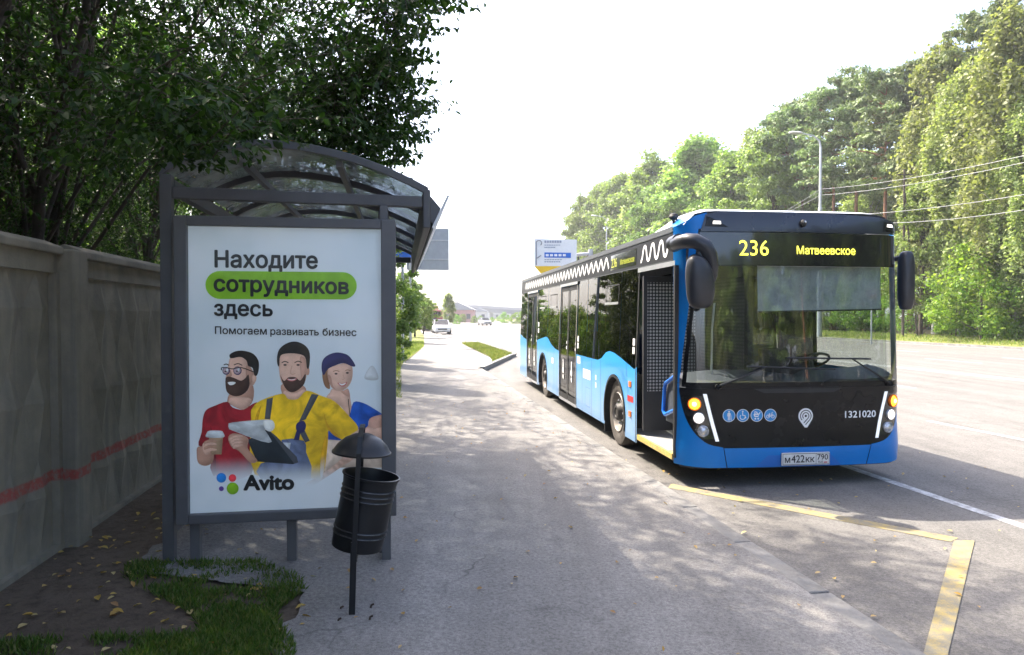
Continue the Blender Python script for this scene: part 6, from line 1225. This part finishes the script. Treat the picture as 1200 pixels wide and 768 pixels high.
# ================================================================ cars
glassmat('car_glass', (0.10, 0.11, 0.12), 1.7)
pm('car_white', (0.72, 0.73, 0.74), 0.3, var=(3, 0.04), coat=0.6); pm('car_dark', (0.03, 0.033, 0.04), 0.3, var=(3, 0.1), coat=0.6); pm('car_silver', (0.36, 0.38, 0.41), 0.3, 0.4, var=(3, 0.06), coat=0.6); pm('car_red', (0.30, 0.05, 0.06), 0.35, var=(3, 0.06), coat=0.4); pm('tail_red', (0.45, 0.01, 0.01), 0.25, var=None); pm('van_yellow', (0.55, 0.36, 0.14), 0.4, var=(3, 0.1))
def make_car(label, paint, loc, rz, suv=False, group='cars parked along the road'):
    t = thing('parked_car', label, 'car', loc, rz, group); h = 1.62 if suv else 1.46; L = 4.5; hw = 0.88
    # stations along the length: y, half width, lower z, belt z
    st = [(-2.25, 0.62, 0.45, 0.62), (-2.18, 0.78, 0.30, 0.72), (-1.6, 0.87, 0.22, 0.86), (-0.9, 0.89, 0.20, 0.93), (0.3, 0.89, 0.20, 0.95), (1.4, 0.88, 0.22, 0.98), (2.0, 0.82, 0.28, 0.98), (2.22, 0.70, 0.42, 0.86)]
    m = MB(); m.loft([[Vector((-w * 0.9, y, z0)), Vector((-w, y, z0 + 0.16)), Vector((-w, y, (z0 + z1) / 2 + 0.05)), Vector((-w * 0.94, y, z1 - 0.03)), Vector((-w * 0.80, y, z1)), Vector((w * 0.80, y, z1)), Vector((w * 0.94, y, z1 - 0.03)), Vector((w, y, (z0 + z1) / 2 + 0.05)), Vector((w, y, z0 + 0.16)), Vector((w * 0.9, y, z0))] for y, w, z0, z1 in st]); b = m.build('body', paint, t, smooth=True, angle=50)
    yb, yr0, yr1, ye = (-1.0, -0.35, 1.35, 1.95) if suv else (-1.05, -0.3, 0.9, 1.75)
    g = MB(); g.loft([[Vector((-a, y, z)), Vector((a, y, z)), Vector((a * k, y2, z2)), Vector((-a * k, y2, z2))] for a, y, z, k, y2, z2 in ((0.76, yb, 0.90, 0.86, yr0, h - 0.05), (0.78, ye, 0.94, 0.86, yr1, h - 0.05))], cap=True); g.build('glasshouse', 'car_glass', t)
    r = MB(); r.loft([[Vector((-0.66, y, h - 0.055)), Vector((-0.5, y, h)), Vector((0.5, y, h)), Vector((0.66, y, h - 0.055)), Vector((0, y, h - 0.06))] for y in (yr0 - 0.03, (yr0 + yr1) / 2, yr1 + 0.03)]); r.build('roof', paint, t, smooth=True, angle=60)
    for s in (-1, 1):
        p = MB(); p.bar((s * 0.765, yb + 0.02, 0.90), (s * 0.655, yr0, h - 0.05), 0.06, 0.05); p.build('pillar', paint, t); p = MB(); p.bar((s * 0.785, ye - 0.02, 0.94), (s * 0.66, yr1, h - 0.05), 0.14, 0.05); p.build('pillar', paint, t); p = MB(); p.bar((s * 0.785, 0.25, 0.94), (s * 0.668, 0.28, h - 0.05), 0.07, 0.05); p.build('pillar', 'rubber', t)
        MB().box(s * 0.62 - 0.13, s * 0.62 + 0.13, -2.20, -2.12, 0.60, 0.72).build('headlight', 'lamp_glass', t); MB().box(s * 0.62 - 0.13, s * 0.62 + 0.13, 2.14, 2.20, 0.70, 0.86).build('tail_light', 'tail_red', t); MB().box(s * 0.98 - 0.09, s * 0.98 + 0.09, -0.80, -0.66, 0.93, 1.05).build('wing_mirror', paint, t, bevel=0.02)
        for y in (-1.38, 1.35): w = MB().lathe([(0.20, -0.1), (0.30, -0.11), (0.325, -0.08), (0.325, 0.08), (0.30, 0.11), (0.20, 0.1), (0.19, 0.06), (0.001, 0.05)] if s > 0 else [(0.001, -0.05), (0.19, -0.06), (0.20, -0.1), (0.30, -0.11), (0.325, -0.08), (0.325, 0.08), (0.30, 0.11), (0.20, 0.1)], 20, 'x').build('wheel', 'tyre', t, smooth=True); w.location = (s * 0.80, y, 0.325)
    MB().box(-0.45, 0.45, -2.28, -2.20, 0.46, 0.58).build('grille', 'rubber', t); MB().box(-0.26, 0.26, -2.295, -2.282, 0.36, 0.46).build('number_plate', 'plate_white', t)
    return t
p = on_ground(517, 391.5, ZR); make_car('white sedan parked nose out beside the path', 'car_white', p, TH)
p2 = p + RF(-0.7, 8.5); p2.z = ZR; make_car('dark car parked behind the white sedan', 'car_dark', p2, TH, True); p3 = p + RF(-1.4, 17); p3.z = ZR; make_car('silver car parked last in the row by the trees', 'car_silver', p3, TH)
p4 = RF(14.6, 128, ZR); p4 = on_ground(568, 381.5, ZR); make_car('silver car driving on the sunlit road beyond the grass wedge', 'car_silver', p4, TH + 0.15, False, 'moving cars')
# red and yellow lorry behind the parked cars
q = p + RF(1.2, 40); q.z = ZR
t = thing('delivery_lorry', 'red lorry with yellow load body standing behind the parked cars', 'lorry', q, TH)
MB().box(-1.15, 1.15, -3.4, -1.7, 0.7, 2.7).build('cab', 'car_red', t, bevel=0.12); MB().box(-1.0, 1.0, -3.43, -3.39, 1.7, 2.45).build('windscreen', 'car_glass', t); MB().box(-1.9, 0.6, -1.5, 3.0, 0.9, 3.4).build('load_body', 'van_yellow', t, bevel=0.04); MB().box(-1.1, 1.1, -3.48, -3.40, 0.5, 0.85).build('bumper', 'rubber', t)
for s in (-1, 1):
    for y in (-2.6, 2.0): w = MB().lathe([(0.001, -0.1), (0.48, -0.13), (0.5, 0), (0.48, 0.13), (0.001, 0.1)], 20, 'x').build('wheel', 'tyre', t, smooth=True); w.location = (s * 0.95, y, 0.5)

# ================================================================ far end of the road: overpass and buildings
pm('bridge_concrete', (0.36, 0.35, 0.36), 0.9, var=(0.2, 0.12)); pm('bridge_dark', (0.20, 0.20, 0.22), 0.9, var=(0.2, 0.12)); pm('pink_wall', (0.55, 0.30, 0.29), 0.9, var=(0.3, 0.1)); pm('grey_roof', (0.34, 0.34, 0.36), 0.8, var=(0.3, 0.1)); pm('pale_wall', (0.58, 0.56, 0.53), 0.9, var=(0.3, 0.1)); pm('dull_window', (0.06, 0.07, 0.085), 0.2, var=None)
def far(px, py, y): r = ray(px, py); return CAM + r * (y / r.y)
a = far(535, 356, 300); b = far(618, 364, 300); t = thing('overpass', 'long grey concrete road overpass crossing at the end of the road', 'bridge', (a.x, 300, 0)); Wd = 60
dk = MB(); x0, x1 = -6.0, 60.0
pts = [(x0, 0, 5.9), (x0 + 14, 0, 6.2), (x0 + 34, 0, 5.0), (x1, 0, 4.6), (x1, 0, 2.6), (x0 + 34, 0, 2.2), (x0 + 14, 0, 3.4), (x0, 0, 3.6)]
dk.prism(pts, (0, 9, 0)); dk.build('deck', 'bridge_concrete', t); gd = MB(); gd.prism([(x0, -0.3, 3.6), (x0 + 14, -0.3, 3.4), (x0 + 34, -0.3, 2.2), (x0 + 34, -0.3, 3.9), (x0 + 14, -0.3, 5.0), (x0, -0.3, 4.9)], (0, 0.28, 0)); gd.build('girder', 'bridge_dark', t)
for x in (-3, 6, 15, 24, 34, 46): MB().box(x - 0.7, x + 0.7, 2, 7, -0.4, 3.6).build('pier', 'bridge_concrete', t)
MB().box(x0, x1, 0.1, 0.25, 6.25, 6.32).build('railing', 'galvanised', t)
def house(name, label, px, y, w, h, d, wall, roofh):
    c = far(px, 372, y); t = thing(name, label, 'building', (c.x, y, -0.4)); MB().box(-w / 2, w / 2, 0, d, 0, h).build('wall', wall, t)
    MB().prism([(-w / 2 - 0.4, -0.4, h), (w / 2 + 0.4, -0.4, h), (0, -0.4, h + roofh)], (0, d + 0.8, 0)).build('roof', 'grey_roof', t)
    n = max(2, int(w / 2.6))
    for k in range(n):
        for z in ([1.2] if h < 5 else [1.2, 4.0]): MB().box(-w / 2 + (k + 0.5) * w / n - 0.55, -w / 2 + (k + 0.5) * w / n + 0.55, -0.04, 0.02, z, z + 1.3).build('window', 'dull_window', t)
house('pink_building', 'low pink building with grey pitched roof by the overpass', 536, 190, 9, 3.6, 8, 'pink_wall', 2.2)
house('pale_building', 'long low pale building at the end of the road', 592, 330, 26, 4.0, 10, 'pale_wall', 1.6)
house('pale_building', 'small pale shed beside the overpass', 561, 240, 6, 3.4, 6, 'pale_wall', 1.4)
for k in range(14):                                         # low scrub before the overpass
    c = far(535 + k * 7, 379, 150 + (k * 37) % 90); bush_at(c.x, c.y, -0.4, RND.uniform(0.5, 1.0), 'dry scrub bush on the open ground before the overpass', 'scrub before the overpass')
for k in range(26):                                         # tree belt on the skyline
    c = far(500 + k * 7.5, 372, 520 + (k * 53) % 60); plant(('lime', 'birch')[k % 2], c.x, c.y, -0.4, RND.uniform(6, 9), 2.2, 'small distant tree in the belt beyond the overpass', 'distant tree belt')
# ================================================================ summer haze in the air
def haze():
    m, nt, out = newmat('haze_air'); v = N(nt, 'ShaderNodeVolumePrincipled', Density=0.0006, Anisotropy=0.4); v.inputs['Color'].default_value = (0.96, 0.98, 1.0, 1)
    nt.links.new(v.outputs[0], out.inputs['Volume'])
    o = MB().box(-905, 905, -505, 1205, -1.5, 34).build('haze', m); tag(o, 'pale summer haze filling the air above the road', 'haze', None, 'stuff')
haze()
